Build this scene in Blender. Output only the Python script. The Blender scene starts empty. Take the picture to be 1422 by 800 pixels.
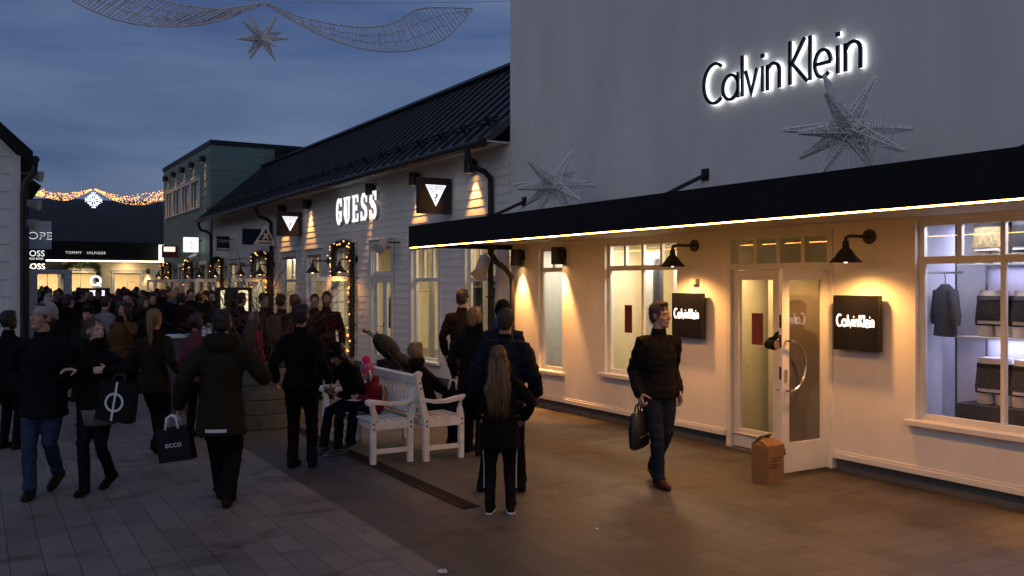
import bpy, bmesh, math, random
from mathutils import Vector, Matrix, noise, Euler
random.seed(7)
SC = bpy.context.scene
COL = SC.collection
PI = math.pi
V = Vector
# ------------------------------------------------------------------ camera model
F, CX, HY, CAMZ = 1250.0, 711.0, 393.0, 1.95
YAW = math.atan(747.0 / F)
SY, CY = math.sin(YAW), math.cos(YAW)
XW = 7.65                                   # street face of the right-hand row

def ray(px, py):
    u = (px - CX) / F
    return V((SY + CY * u, CY - SY * u, (HY - py) / F))
def cam():
    return V((0, 0, CAMZ))
def on_x(px, py, X=XW):
    r = ray(px, py); return cam() + r * (X / r.x)
def on_y(px, py, Y):
    r = ray(px, py); return cam() + r * (Y / r.y)
def on_g(px, py):
    r = ray(px, py); return cam() + r * (-CAMZ / r.z)
def at_d(px, py, d):
    return cam() + ray(px, py) * d

# ------------------------------------------------------------------ materials
def newmat(name):
    m = bpy.data.materials.new(name); m.use_nodes = True
    nt = m.node_tree
    return m, nt, nt.nodes['Principled BSDF']

def mat(name, col, rough=.6, metal=0., var=.15, scale=6., bump=.0, bscale=60., stretch=None, spec=.5, coord='Object'):
    m, nt, b = newmat(name)
    b.inputs['Roughness'].default_value = rough
    b.inputs['Metallic'].default_value = metal
    b.inputs['Specular IOR Level'].default_value = spec
    tc = nt.nodes.new('ShaderNodeTexCoord')
    mp = nt.nodes.new('ShaderNodeMapping')
    nt.links.new(tc.outputs[coord], mp.inputs[0])
    if stretch: mp.inputs['Scale'].default_value = stretch
    n = nt.nodes.new('ShaderNodeTexNoise'); n.inputs['Scale'].default_value = scale
    n.inputs['Detail'].default_value = 6; n.inputs['Roughness'].default_value = .6
    nt.links.new(mp.outputs[0], n.inputs['Vector'])
    r = nt.nodes.new('ShaderNodeValToRGB')
    c = V(col[:3])
    r.color_ramp.elements[0].position = .3; r.color_ramp.elements[1].position = .72
    r.color_ramp.elements[0].color = (*(c * (1 - var)), 1)
    r.color_ramp.elements[1].color = (*[min(1, x * (1 + var)) for x in c], 1)
    nt.links.new(n.outputs['Fac'], r.inputs[0]); nt.links.new(r.outputs[0], b.inputs['Base Color'])
    if bump:
        n2 = nt.nodes.new('ShaderNodeTexNoise'); n2.inputs['Scale'].default_value = bscale
        n2.inputs['Detail'].default_value = 5
        nt.links.new(mp.outputs[0], n2.inputs['Vector'])
        bp = nt.nodes.new('ShaderNodeBump'); bp.inputs['Strength'].default_value = bump; bp.inputs['Distance'].default_value = .01
        nt.links.new(n2.outputs['Fac'], bp.inputs['Height']); nt.links.new(bp.outputs[0], b.inputs['Normal'])
    return m

def emit(name, col, s):
    m, nt, b = newmat(name)
    b.inputs['Base Color'].default_value = (*col, 1)
    b.inputs['Emission Color'].default_value = (*col, 1)
    b.inputs['Emission Strength'].default_value = s
    return m

def glassmat(name, refl=.9, tint=(1, 1, 1), rough=0.0, painted_refl=None):
    m = bpy.data.materials.new(name); m.use_nodes = True
    nt = m.node_tree; nt.nodes.clear()
    o = nt.nodes.new('ShaderNodeOutputMaterial'); mx = nt.nodes.new('ShaderNodeMixShader')
    t = nt.nodes.new('ShaderNodeBsdfTransparent'); t.inputs[0].default_value = (*tint, 1)
    g = nt.nodes.new('ShaderNodeBsdfGlossy'); g.inputs['Roughness'].default_value = rough
    lw = nt.nodes.new('ShaderNodeLayerWeight'); lw.inputs[0].default_value = .5; pw = nt.nodes.new('ShaderNodeMath'); pw.operation = 'POWER'; pw.inputs[1].default_value = 4.5; nt.links.new(lw.outputs['Facing'], pw.inputs[0])
    f = nt.nodes.new('ShaderNodeMath'); f.operation = 'MULTIPLY_ADD'; f.inputs[1].default_value = .9; f.inputs[2].default_value = .045; nt.links.new(pw.outputs[0], f.inputs[0])
    mu = nt.nodes.new('ShaderNodeMath'); mu.operation = 'MULTIPLY'; mu.inputs[1].default_value = refl * 1.8
    mu.use_clamp = True
    nt.links.new(f.outputs[0], mu.inputs[0]); nt.links.new(mu.outputs[0], mx.inputs[0])
    if painted_refl:                                # diffuse share added to the glass, standing in for murky reflections
        df = nt.nodes.new('ShaderNodeBsdfDiffuse'); df.inputs[0].default_value = (*painted_refl, 1); ms = nt.nodes.new('ShaderNodeMixShader'); ms.inputs[0].default_value = .55
        nt.links.new(t.outputs[0], ms.inputs[1]); nt.links.new(df.outputs[0], ms.inputs[2]); t = ms
    nt.links.new(t.outputs[0], mx.inputs[1]); nt.links.new(g.outputs[0], mx.inputs[2]); nt.links.new(mx.outputs[0], o.inputs[0])
    return m

def pavemat(name, c1, c2, mortar, bw, rh, rot=0., warm=0., rough=.55):
    """stone slabs: brick pattern, courses running along the street, uneven tone, stains"""
    m, nt, b = newmat(name)
    L = nt.links.new; N = nt.nodes.new
    tc = N('ShaderNodeTexCoord'); mp = N('ShaderNodeMapping'); L(tc.outputs['Object'], mp.inputs[0])
    mp.inputs['Rotation'].default_value = (0, 0, rot)
    br = N('ShaderNodeTexBrick'); L(mp.outputs[0], br.inputs['Vector'])
    br.inputs['Scale'].default_value = 1; br.inputs['Brick Width'].default_value = bw; br.inputs['Row Height'].default_value = rh
    br.inputs['Mortar Size'].default_value = .0045; br.inputs['Mortar Smooth'].default_value = .3
    br.offset = .37; br.offset_frequency = 3; br.squash = 1.25; br.squash_frequency = 4
    br.inputs['Color1'].default_value = (*c1, 1); br.inputs['Color2'].default_value = (*c2, 1); br.inputs['Mortar'].default_value = (*mortar, 1)
    n = N('ShaderNodeTexNoise'); n.inputs['Scale'].default_value = 1.1; n.inputs['Detail'].default_value = 8; n.inputs['Roughness'].default_value = .65
    L(tc.outputs['Object'], n.inputs['Vector'])
    r = N('ShaderNodeValToRGB'); r.color_ramp.elements[0].position = .25; r.color_ramp.elements[1].position = .75
    r.color_ramp.elements[0].color = (.62, .6, .58, 1); r.color_ramp.elements[1].color = (1.2, 1.2, 1.2, 1)
    L(n.outputs['Fac'], r.inputs[0])
    mx = N('ShaderNodeMixRGB'); mx.blend_type = 'MULTIPLY'; mx.inputs[0].default_value = .8
    L(br.outputs['Color'], mx.inputs[1]); L(r.outputs[0], mx.inputs[2])
    # scattered spill stains
    ms = N('ShaderNodeMapping'); ms.inputs['Scale'].default_value = (1.5, 2.6, 1); L(tc.outputs['Object'], ms.inputs[0])
    v = N('ShaderNodeTexNoise'); v.inputs['Scale'].default_value = 1.15; v.inputs['Detail'].default_value = 2.5; L(ms.outputs[0], v.inputs['Vector'])
    r2 = N('ShaderNodeValToRGB'); r2.color_ramp.elements[0].position = .57; r2.color_ramp.elements[1].position = .68
    r2.color_ramp.elements[0].color = (1, 1, 1, 1); r2.color_ramp.elements[1].color = (.55, .5, .46, 1)
    L(v.outputs['Fac'], r2.inputs[0])
    m2 = N('ShaderNodeMixRGB'); m2.blend_type = 'MULTIPLY'; m2.inputs[0].default_value = .9
    L(mx.outputs[0], m2.inputs[1]); L(r2.outputs[0], m2.inputs[2]); L(m2.outputs[0], b.inputs['Base Color'])
    vo = N('ShaderNodeTexVoronoi'); vo.inputs['Scale'].default_value = 1.9; L(tc.outputs['Object'], vo.inputs['Vector'])
    r4 = N('ShaderNodeValToRGB'); r4.color_ramp.elements[0].position = .035; r4.color_ramp.elements[1].position = .05
    r4.color_ramp.elements[0].color = (.42, .42, .42, 1); r4.color_ramp.elements[1].color = (1, 1, 1, 1); L(vo.outputs['Distance'], r4.inputs[0])
    m3 = N('ShaderNodeMixRGB'); m3.blend_type = 'MULTIPLY'; m3.inputs[0].default_value = .8; L(m2.outputs[0], m3.inputs[1]); L(r4.outputs[0], m3.inputs[2]); L(m3.outputs[0], b.inputs['Base Color'])
    n3 = N('ShaderNodeTexNoise'); n3.inputs['Scale'].default_value = 90; n3.inputs['Detail'].default_value = 4; L(tc.outputs['Object'], n3.inputs['Vector'])
    ad = N('ShaderNodeMath'); ad.operation = 'MULTIPLY_ADD'; L(n3.outputs['Fac'], ad.inputs[0]); ad.inputs[1].default_value = .25
    inv = N('ShaderNodeMath'); inv.operation = 'SUBTRACT'; inv.inputs[0].default_value = 1; L(br.outputs['Fac'], inv.inputs[1])
    L(inv.outputs[0], ad.inputs[2])
    bp = N('ShaderNodeBump'); bp.inputs['Strength'].default_value = .5; bp.inputs['Distance'].default_value = .006
    L(ad.outputs[0], bp.inputs['Height']); L(bp.outputs[0], b.inputs['Normal'])
    rr = N('ShaderNodeMapRange'); L(n.outputs['Fac'], rr.inputs[0]); rr.inputs[3].default_value = rough - .15; rr.inputs[4].default_value = rough + .2
    L(rr.outputs[0], b.inputs['Roughness'])
    return m

M = {}
M['render_white'] = mat('render_white', (.79, .76, .72), .85, var=.10, scale=1.3, bump=.25, bscale=45, stretch=(1, 1, .35))
M['trim_white'] = mat('trim_white', (.72, .71, .68), .45, var=.05, scale=4)
M['siding_white'] = mat('siding_white', (.79, .76, .71), .6, var=.08, scale=3, bump=.05, bscale=12, stretch=(6, .6, 12))
M['siding_left'] = mat('siding_left', (.66, .67, .68), .6, var=.08, scale=3, bump=.1, bscale=10)
M['green'] = mat('green_siding', (.155, .235, .205), .65, var=.14, scale=2.5, bump=.2, bscale=12, stretch=(1, 1, 8))
M['black_metal'] = mat('black_metal', (.012, .012, .013), .5, .2, var=.2)
M['fascia_black'] = mat('fascia_black', (.010, .010, .011), .75, .0, var=.2, scale=2, spec=.25)
M['roof_black'] = mat('roof_black', (.05, .052, .058), .34, .35, var=.25, scale=1.5)
M['sign_black'] = mat('sign_black', (.007, .007, .008), .35, 0, var=.1)
M['grey_plinth'] = mat('grey_plinth', (.10, .10, .10), .8, var=.2, scale=5, bump=.3)
M['soffit'] = mat('soffit_boards', (.50, .45, .38), .6, var=.06, scale=3, stretch=(4, .4, 1))
M['interior_cream'] = mat('interior_cream', (.72, .66, .50), .8, var=.06)
M['interior_white'] = mat('interior_white', (.72, .72, .70), .8, var=.04)
M['interior_dark'] = mat('interior_dark', (.05, .05, .055), .7)
M['interior_lav'] = mat('interior_lavender', (.62, .62, .70), .8, var=.04)
M['floor_in'] = mat('shop_floor', (.22, .17, .12), .5, var=.2)
M['curtain'] = mat('curtain_cloth', (.72, .67, .54), .9, var=.08, bump=.2, bscale=80)
M['bench_white'] = mat('bench_paint', (.76, .75, .71), .5, var=.16, scale=7, bump=.10, bscale=30)
M['bolt'] = mat('bolt_dark', (.02, .02, .02), .4, .8)
M['chrome'] = mat('steel_handle', (.62, .60, .58), .22, 1., var=.05)
M['lamp_dark'] = mat('lamp_enamel', (.03, .028, .026), .45, .4)
M['poster'] = mat('poster_red', (.13, .016, .02), .6, var=.25, scale=9)
M['cardboard'] = mat('cardboard', (.24, .13, .055), .85, var=.15, scale=8, bump=.15, bscale=50)
M['concrete'] = mat('planter_concrete', (.10, .095, .075), .85, var=.3, scale=7, bump=.6, bscale=35)
M['soil'] = mat('soil', (.03, .022, .015), .95, bump=.8, bscale=40)
M['twig'] = mat('twig_bark', (.06, .035, .022), .8, var=.3, scale=25)
M['needles'] = mat('fir_needles', (.018, .035, .018), .8, var=.5, scale=30)
M['wire'] = mat('light_wire', (.75, .73, .74), .5, .0, var=.2)
M['star_wire'] = mat('star_wire', (.90, .88, .86), .5, .0, var=.25, scale=30)
M['hill'] = mat('forest_hill', (.010, .014, .015), .95, var=.5, scale=.05)
M['grate'] = mat('iron_grate', (.035, .026, .02), .6, .6, var=.4, scale=20)
M['white_plastic'] = mat('white_plastic', (.55, .54, .52), .4, var=.05)
M['text_white'] = emit('lit_white', (.95, .97, 1.), 1.15)
M['text_halo'] = emit('halo_white', (.90, .95, 1.), 1.9)
M['led'] = emit('led_warm', (1., .41, .06), 52.)
M['led2'] = emit('led_pale', (1., .88, .62), 5.)
M['bulb'] = emit('bulb_warm', (1., .55, .22), 14.)
M['bulb2'] = emit('bulb_fairy', (1., .42, .10), 4.)
M['flake'] = emit('snowflake_led', (.80, .84, 1.), 2.4)
M['printed_white'] = mat('printed_white', (.62, .62, .64), .6, var=.03)
M['printed_dark'] = mat('printed_dark', (.03, .02, .015), .8)
M['glass'] = glassmat('window_glass', .9)
M['glass_painted_refl'] = glassmat('painted_refl_glass', 1., (.30, .29, .27), painted_refl=(.16, .14, .11))  # grey-brown painted into the pane in place of reflections on the open leaf
M['glass_door'] = glassmat('door_glass', 1., (.30, .30, .29))
M['car_screen'] = emit('screen_cream', (1., .80, .45), 1.0)

# ------------------------------------------------------------------ properties / linking
def tag(o, label=None, cat=None, group=None, kind=None):
    if label: o['label'] = label
    if cat: o['category'] = cat
    if group: o['group'] = group
    if kind: o['kind'] = kind
    return o
def empty(name, loc=(0, 0, 0), rz=0., label=None, cat=None, group=None):
    o = bpy.data.objects.new(name, None); COL.objects.link(o)
    o.location = loc; o.rotation_euler = (0, 0, rz); o.empty_display_size = .1
    return tag(o, label, cat, group)
KIDS = {}
def setparent(o, p):
    o.parent = p; KIDS.setdefault(p.name, []).append(o)
def kids(o): return list(KIDS.get(o.name, []))
def copy_tree(o, parent=None):
    c = o.copy(); COL.objects.link(c)
    if parent: setparent(c, parent)
    for k in kids(o): copy_tree(k, c)
    return c
def lamp(kind, name, loc, energy, col, parent=None, rot=None, **kw):
    l = bpy.data.lights.new(name, kind); l.energy = energy; l.color = col
    for k, v in kw.items(): setattr(l, k, v)
    o = bpy.data.objects.new(name, l); COL.objects.link(o); o.location = loc
    if rot: o.rotation_euler = rot
    if parent: setparent(o, parent)
    return o

class Fr:
    """a local frame on a plane: a to the right, b up, n out of it"""
    def __init__(s, o, right=(1, 0, 0), up=(0, 0, 1)):
        s.o = V(o); s.r = V(right).normalized(); s.u = V(up).normalized(); s.n = s.r.cross(s.u)
    def p(s, a, b, n=0): return s.o + s.r * a + s.u * b + s.n * n
FX = Fr((XW, 0, 0), (0, -1, 0))            # right-hand facades: a = -Y

class MB:
    def __init__(s): s.v = []; s.f = []; s.m = []
    def add(s, vs, fs, mi=0):
        k = len(s.v); s.v += [tuple(v) for v in vs]
        s.f += [tuple(i + k for i in f) for f in fs]; s.m += [mi] * len(fs)
    def quad(s, a, b, c, d, mi=0): s.add([a, b, c, d], [(0, 1, 2, 3)], mi)
    def box(s, x0, x1, y0, y1, z0, z1, mi=0):
        s.fbox(WORLD, x0, x1, z0, z1, -y1, -y0, mi)
    def fbox(s, f, a0, a1, b0, b1, n0, n1, mi=0):
        c = [f.p(a, b, n) for n in (n0, n1) for b in (b0, b1) for a in (a0, a1)]
        s.add(c, [(0, 2, 3, 1), (4, 5, 7, 6), (0, 1, 5, 4), (2, 6, 7, 3), (0, 4, 6, 2), (1, 3, 7, 5)], mi)
    def bar(s, p, q, w, h, mi=0, up=(0, 0, 1)):
        p = V(p); q = V(q); d = (q - p).normalized(); upv = V(up)
        if abs(d.dot(upv)) > .98: upv = V((0, 1, 0))
        x = d.cross(upv).normalized(); z = x.cross(d)
        c = []
        for e in (p, q):
            for (i, j) in ((-1, -1), (1, -1), (1, 1), (-1, 1)): c.append(e + x * i * w / 2 + z * j * h / 2)
        s.add(c, [(3, 2, 1, 0), (4, 5, 6, 7), (0, 1, 5, 4), (1, 2, 6, 5), (2, 3, 7, 6), (3, 0, 4, 7)], mi)
    def tube(s, pts, rad, n=8, mi=0, cap=True, flat=1., round_ends=False, flatdir=None):
        """tapered tube along pts; rad number or list; flat squashes one cross axis"""
        pts = [V(p) for p in pts]
        if not isinstance(rad, (list, tuple)): rad = [rad] * len(pts)
        rad = list(rad)
        if round_ends:
            a = (pts[0] - pts[1]).normalized(); b = (pts[-1] - pts[-2]).normalized()
            pts = [pts[0] + a * rad[0] * .92, pts[0] + a * rad[0] * .6] + pts + [pts[-1] + b * rad[-1] * .6, pts[-1] + b * rad[-1] * .92]
            rad = [rad[0] * .35, rad[0] * .8] + rad + [rad[-1] * .8, rad[-1] * .35]
        vs = []; x = None
        for i, p in enumerate(pts):
            d = (pts[min(i + 1, len(pts) - 1)] - pts[max(i - 1, 0)])
            d = d.normalized() if d.length > 1e-9 else V((0, 0, 1))
            if flatdir is not None:
                z = V(flatdir) - d * V(flatdir).dot(d); z.normalize(); x = d.cross(z)
            else:
                if x is None:
                    upv = V((0, 0, 1)) if abs(d.z) < .9 else V((0, 1, 0))
                    x = d.cross(upv).normalized()
                else:
                    x = (x - d * x.dot(d)).normalized()
                z = x.cross(d)
            for k in range(n):
                t = 2 * PI * k / n
                vs.append(p + x * math.cos(t) * rad[i] + z * math.sin(t) * rad[i] * flat)
        fs = []
        for i in range(len(pts) - 1):
            for k in range(n):
                a = i * n + k; b = i * n + (k + 1) % n
                fs.append((a, b, b + n, a + n))
        if cap:
            fs.append(tuple(reversed(range(n)))); e = (len(pts) - 1) * n
            fs.append(tuple(range(e, e + n)))
        s.add(vs, fs, mi)
    def loft(s, rings, n=16, mi=0, power=1.0):
        """rings: (center, xaxis*rx, yaxis*ry); power<1 squares the section"""
        vs = []
        for c, ax, ay in rings:
            c = V(c); ax = V(ax); ay = V(ay)
            for k in range(n):
                t = 2 * PI * k / n
                ct, st = math.cos(t), math.sin(t)
                vs.append(c + ax * math.copysign(abs(ct) ** power, ct) + ay * math.copysign(abs(st) ** power, st))
        fs = []
        for i in range(len(rings) - 1):
            for k in range(n):
                a = i * n + k; b = i * n + (k + 1) % n
                fs.append((a, b, b + n, a + n))
        fs.append(tuple(reversed(range(n)))); e = (len(rings) - 1) * n
        fs.append(tuple(range(e, e + n)))
        s.add(vs, fs, mi)
    def lathe(s, prof, c=(0, 0, 0), n=24, mi=0, closed=False):
        vs = [V(c) + V((r * math.cos(2 * PI * k / n), r * math.sin(2 * PI * k / n), z)) for r, z in prof for k in range(n)]
        fs = []
        for i in range(len(prof) - 1):
            for k in range(n):
                a = i * n + k; b = i * n + (k + 1) % n
                fs.append((a, b, b + n, a + n))
        if closed:
            fs.append(tuple(reversed(range(n)))); e = (len(prof) - 1) * n; fs.append(tuple(range(e, e + n)))
        s.add(vs, fs, mi)
    def ell(s, c, r, rot=None, nu=14, nv=9, mi=0):
        c = V(c); R = rot if rot is not None else Matrix.Identity(3)
        vs = [c + R @ V((0, 0, r[2]))]; fs = []
        for i in range(1, nv):
            ph = PI * i / nv
            for k in range(nu):
                t = 2 * PI * k / nu
                vs.append(c + R @ V((r[0] * math.sin(ph) * math.cos(t), r[1] * math.sin(ph) * math.sin(t), r[2] * math.cos(ph))))
        vs.append(c + R @ V((0, 0, -r[2]))); last = len(vs) - 1
        for k in range(nu): fs.append((0, 1 + k, 1 + (k + 1) % nu)); fs.append((last, last - nu + (k + 1) % nu, last - nu + k))
        for i in range(nv - 2):
            for k in range(nu):
                a = 1 + i * nu + k; b = 1 + i * nu + (k + 1) % nu
                fs.append((a, a + nu, b + nu, b))
        s.add(vs, fs, mi)
    def poly(s, f, pts, n0, n1, mi=0):
        """extruded polygon in frame f (pts counter-clockwise)"""
        k = len(pts)
        vs = [f.p(a, b, n0) for a, b in pts] + [f.p(a, b, n1) for a, b in pts]
        fs = [tuple(range(k, 2 * k)), tuple(reversed(range(k)))]
        fs += [(i, (i + 1) % k, (i + 1) % k + k, i + k) for i in range(k)]
        s.add(vs, fs, mi)
    def stroke(s, f, pts, w, n0, n1, mi=0, closed=False):
        """flat ribbon stroke of width w along 2D pts in frame f, extruded n0..n1"""
        P = [V((a, b, 0)) for a, b in pts]; k = len(P); L = []; R = []
        ws = list(w) if isinstance(w, (list, tuple)) else [w] * k
        if len(ws) != k: ws = [ws[round(i * (len(ws) - 1) / (k - 1))] for i in range(k)]
        for i in range(k):
            if closed: d0 = P[i] - P[i - 1]; d1 = P[(i + 1) % k] - P[i]
            else:
                d0 = P[i] - P[i - 1] if i else P[1] - P[0]
                d1 = P[i + 1] - P[i] if i < k - 1 else P[-1] - P[-2]
            d0.normalize(); d1.normalize()
            d = (d0 + d1); d = d.normalized() if d.length > .1 else d1
            nn = V((-d.y, d.x, 0)); c = max(.5, d.dot(d1))
            L.append(P[i] + nn * ws[i] / 2 / c); R.append(P[i] - nn * ws[i] / 2 / c)
        vs = []
        for i in range(k):
            for q, n in ((L[i], n0), (R[i], n0), (R[i], n1), (L[i], n1)): vs.append(f.p(q.x, q.y, n))
        fs = []
        rng = range(k) if closed else range(k - 1)
        for i in rng:
            a = 4 * i; b = 4 * ((i + 1) % k)
            for e in range(4): fs.append((a + e, a + (e + 1) % 4, b + (e + 1) % 4, b + e))
        if not closed: fs += [(0, 3, 2, 1), (4 * k - 4, 4 * k - 3, 4 * k - 2, 4 * k - 1)]
        s.add(vs, fs, mi)
    def mesh(s, name, mats=()):
        me = bpy.data.meshes.new(name); me.from_pydata(s.v, [], s.f)
        me.polygons.foreach_set('material_index', s.m)
        for m in mats: me.materials.append(m)
        me.update(); return me
    def build(s, name, mats, parent=None, smooth=False, bevel=0., recalc=True, loc=None, rz=None):
        if not isinstance(mats, (list, tuple)): mats = [mats]
        me = s.mesh(name, mats)
        if recalc:
            b = bmesh.new(); b.from_mesh(me); bmesh.ops.recalc_face_normals(b, faces=b.faces); b.to_mesh(me); b.free()
        if smooth:
            me.polygons.foreach_set('use_smooth', [True] * len(me.polygons))
            if smooth != 'all': me.set_sharp_from_angle(angle=math.radians(smooth if smooth is not True else 40))
        o = bpy.data.objects.new(name, me); COL.objects.link(o)
        if parent: setparent(o, parent)
        if loc is not None: o.location = loc
        if rz is not None: o.rotation_euler = (0, 0, rz)
        if bevel:
            bv = o.modifiers.new('edge', 'BEVEL'); bv.width = bevel; bv.segments = 2; bv.limit_method = 'ANGLE'
        return o
WORLD = Fr((0, 0, 0), (1, 0, 0))           # n = -Y

def text_into(mb, f, s, size, a, b, n0, n1, mi=0, align='CENTER', sx=1., space=1.):
    cu = bpy.data.curves.new('txt', 'FONT'); cu.body = s; cu.size = size; cu.align_x = align
    cu.extrude = .001; cu.resolution_u = 3; cu.space_character = space
    o = bpy.data.objects.new('txt', cu); COL.objects.link(o)
    dg = bpy.context.evaluated_depsgraph_get()
    me = o.evaluated_get(dg).to_mesh()
    vs = [f.p(a + v.co.x * sx, b + v.co.y, n1 if v.co.z > 0 else n0) for v in me.vertices]
    fs = [tuple(p.vertices) for p in me.polygons]
    mb.add(vs, fs, mi)
    o.evaluated_get(dg).to_mesh_clear()
    bpy.data.objects.remove(o); bpy.data.curves.remove(cu)

def arc(cx, cy, rx, ry, t0, t1, n=14):
    return [(cx + rx * math.cos(math.radians(t0 + (t1 - t0) * i / n)), cy + ry * math.sin(math.radians(t0 + (t1 - t0) * i / n))) for i in range(n + 1)]
# ------------------------------------------------------------------ walls, windows, doors
def wall(mb, f, a0, a1, b0, b1, holes=(), board=None, lip=.009, reveal=.12, mi=0, b_off=0.):
    As = sorted({a0, a1, *[x for h in holes for x in h[:2]]}); As = [x for x in As if a0 <= x <= a1]
    Bs = {b0, b1, *[x for h in holes for x in h[2:4]]}
    if board:
        k = math.ceil(b0 / board)
        while k * board < b1:
            if k * board > b0: Bs.add(round(k * board, 5))
            k += 1
    Bs = sorted(x for x in Bs if b0 <= x <= b1)
    def off(b, top):
        if not board: return 0
        t = b / board; r = t - math.floor(t + (1e-6 if not top else -1e-6))
        return lip * (1 - r)
    for i in range(len(As) - 1):
        for j in range(len(Bs) - 1):
            am, bm_ = (As[i] + As[i + 1]) / 2, (Bs[j] + Bs[j + 1]) / 2
            if any(h[0] < am < h[1] and h[2] < bm_ < h[3] for h in holes): continue
            n0, n1 = off(Bs[j], False), off(Bs[j + 1], True)
            mb.quad(f.p(As[i], Bs[j], n0), f.p(As[i + 1], Bs[j], n0), f.p(As[i + 1], Bs[j + 1], n1), f.p(As[i], Bs[j + 1], n1), mi)
            if board and abs(n0 - lip) < 1e-4:
                mb.quad(f.p(As[i], Bs[j], n0), f.p(As[i], Bs[j], 0), f.p(As[i + 1], Bs[j], 0), f.p(As[i + 1], Bs[j], n0), mi)
    if reveal:
        for h in holes:
            x0, x1, z0, z1 = h[:4]; d = -reveal; t = lip if board else 0
            for (p, q) in (((x0, z0), (x0, z1)), ((x0, z1), (x1, z1)), ((x1, z1), (x1, z0)), ((x1, z0), (x0, z0))):
                mb.quad(f.p(*p, t), f.p(*q, t), f.p(*q, d), f.p(*p, d), mi)

def window(f, parent, a0, a1, b0, b1, cols=1, transom=None, tcols=None, sill=True, casing=None, label=None, fw=.055, n=-.055, glass='glass'):
    m = MB(); d = .05
    m.fbox(f, a0, a0 + fw, b0, b1, n - d, n); m.fbox(f, a1 - fw, a1, b0, b1, n - d, n)
    m.fbox(f, a0 + fw, a1 - fw, b0, b0 + fw, n - d, n - .002); m.fbox(f, a0 + fw, a1 - fw, b1 - fw, b1, n - d, n - .002)
    top = transom if transom else b1 - fw
    if transom: m.fbox(f, a0 + fw, a1 - fw, transom, transom + fw + .015, n - d, n + .004)
    mw = .045
    for k in range(1, cols):
        x = a0 + (a1 - a0) * k / cols; m.fbox(f, x - mw / 2, x + mw / 2, b0 + fw, top, n - d, n - .004)
    if transom and (tcols or cols) > 1:
        for k in range(1, tcols or cols):
            x = a0 + (a1 - a0) * k / (tcols or cols); m.fbox(f, x - mw / 2, x + mw / 2, transom + fw + .015, b1 - fw, n - d, n - .004)
    w = m.build('window', M['trim_white'], parent, bevel=.004)
    if label: w['label'] = label
    g = MB(); g.quad(f.p(a0 + .02, b0 + .02, n - .025), f.p(a1 - .02, b0 + .02, n - .025), f.p(a1 - .02, b1 - .02, n - .025), f.p(a0 + .02, b1 - .02, n - .025))
    g.build('pane', M[glass], w)
    if sill:
        s = MB(); s.fbox(f, a0 - .07, a1 + .07, b0 - .055, b0 - .003, -.11, .09); s.build('sill', M['trim_white'], w, bevel=.006)
    if casing:
        c = MB(); cw = casing; y0 = b0 - (0 if sill else 0)
        c.fbox(f, a0 - cw, a0 - .001, y0, b1, .002, .034); c.fbox(f, a1 + .001, a1 + cw, y0, b1, .002, .034)
        c.fbox(f, a0 - cw - .015, a1 + cw + .015, b1 + .001, b1 + cw + .03, .002, .04)
        c.fbox(f, a0 - cw - .04, a1 + cw + .04, b1 + cw + .031, b1 + cw + .06, .002, .075)
        c.build('casing', M['trim_white'], w, bevel=.004)
    return w

def leaf(parent, hinge, direction, w, b0, b1, label=None, handle=True, glass='glass', flip=1, rail=.24, side='right', long=False, st=.1):
    """glazed door leaf standing from hinge along direction"""
    f = Fr((hinge[0], hinge[1], 0), direction); m = MB(); t = .022
    m.fbox(f, 0, st, b0, b1, -t, t); m.fbox(f, w - st, w, b0, b1, -t, t)
    m.fbox(f, st, w - st, b0, b0 + rail, -t + .002, t - .002); m.fbox(f, st, w - st, b1 - .11, b1, -t + .002, t - .002)
    for (p, q) in ((st, st + .015), (w - st - .015, w - st)): m.fbox(f, p, q, b0 + rail, b1 - .11, -.012, .012)
    d = m.build('door', M['trim_white'], parent, bevel=.004)
    if label: d['label'] = label
    g = MB(); g.quad(f.p(st, b0 + rail, 0), f.p(w - st, b0 + rail, 0), f.p(w - st, b1 - .11, 0), f.p(st, b1 - .11, 0))
    g.build('pane', M[glass], d)
    if handle:
        h = MB(); x = w - st / 2
        for sg in (1, -1):
            c0 = sg * (t + .002)
            if long:
                pts = [f.p(x, .87, c0), f.p(x, .87, c0 + sg * .05)] + [f.p(x - .22 * math.cos(math.radians(q)), 1.12 + .25 * math.sin(math.radians(q)), c0 + sg * .06) for q in range(-90, 91, 12)] + [f.p(x, 1.37, c0 + sg * .05), f.p(x, 1.37, c0)]
                h.tube(pts, .013, 8)
            else:
                h.tube([f.p(x, 1.0, c0), f.p(x, 1.0, c0 + sg * .05), f.p(x - .11, 1.0, c0 + sg * .055)], .01, 7)
            h.fbox(f, x - .018, x + .018, .95, 1.08, *sorted((c0, c0 + sg * .006)))
        h.build('handle', M['chrome'], d, smooth=True)
        if long:
            k = MB(); k.fbox(f, w - st * .5 - .012, w - st * .5 + .012, 1.42, 1.66, t + .001, t + .004); k.build('lock_plate', M['lamp_dark'], d)
            for z_ in (1.30, 1.50, .98): k = MB(); k.fbox(f, w + .001, w + .004, z_, z_ + .13, -.012, .012); k.build('lock_plate', M['lamp_dark'], d)
        hg = MB()
        for z in (b0 + .25, b1 - .3, b1 - .55): hg.fbox(f, -.02, .02, z, z + .11, t + .001, t + .012)
        hg.build('hinge', M['chrome'], d)
    return d

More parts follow.
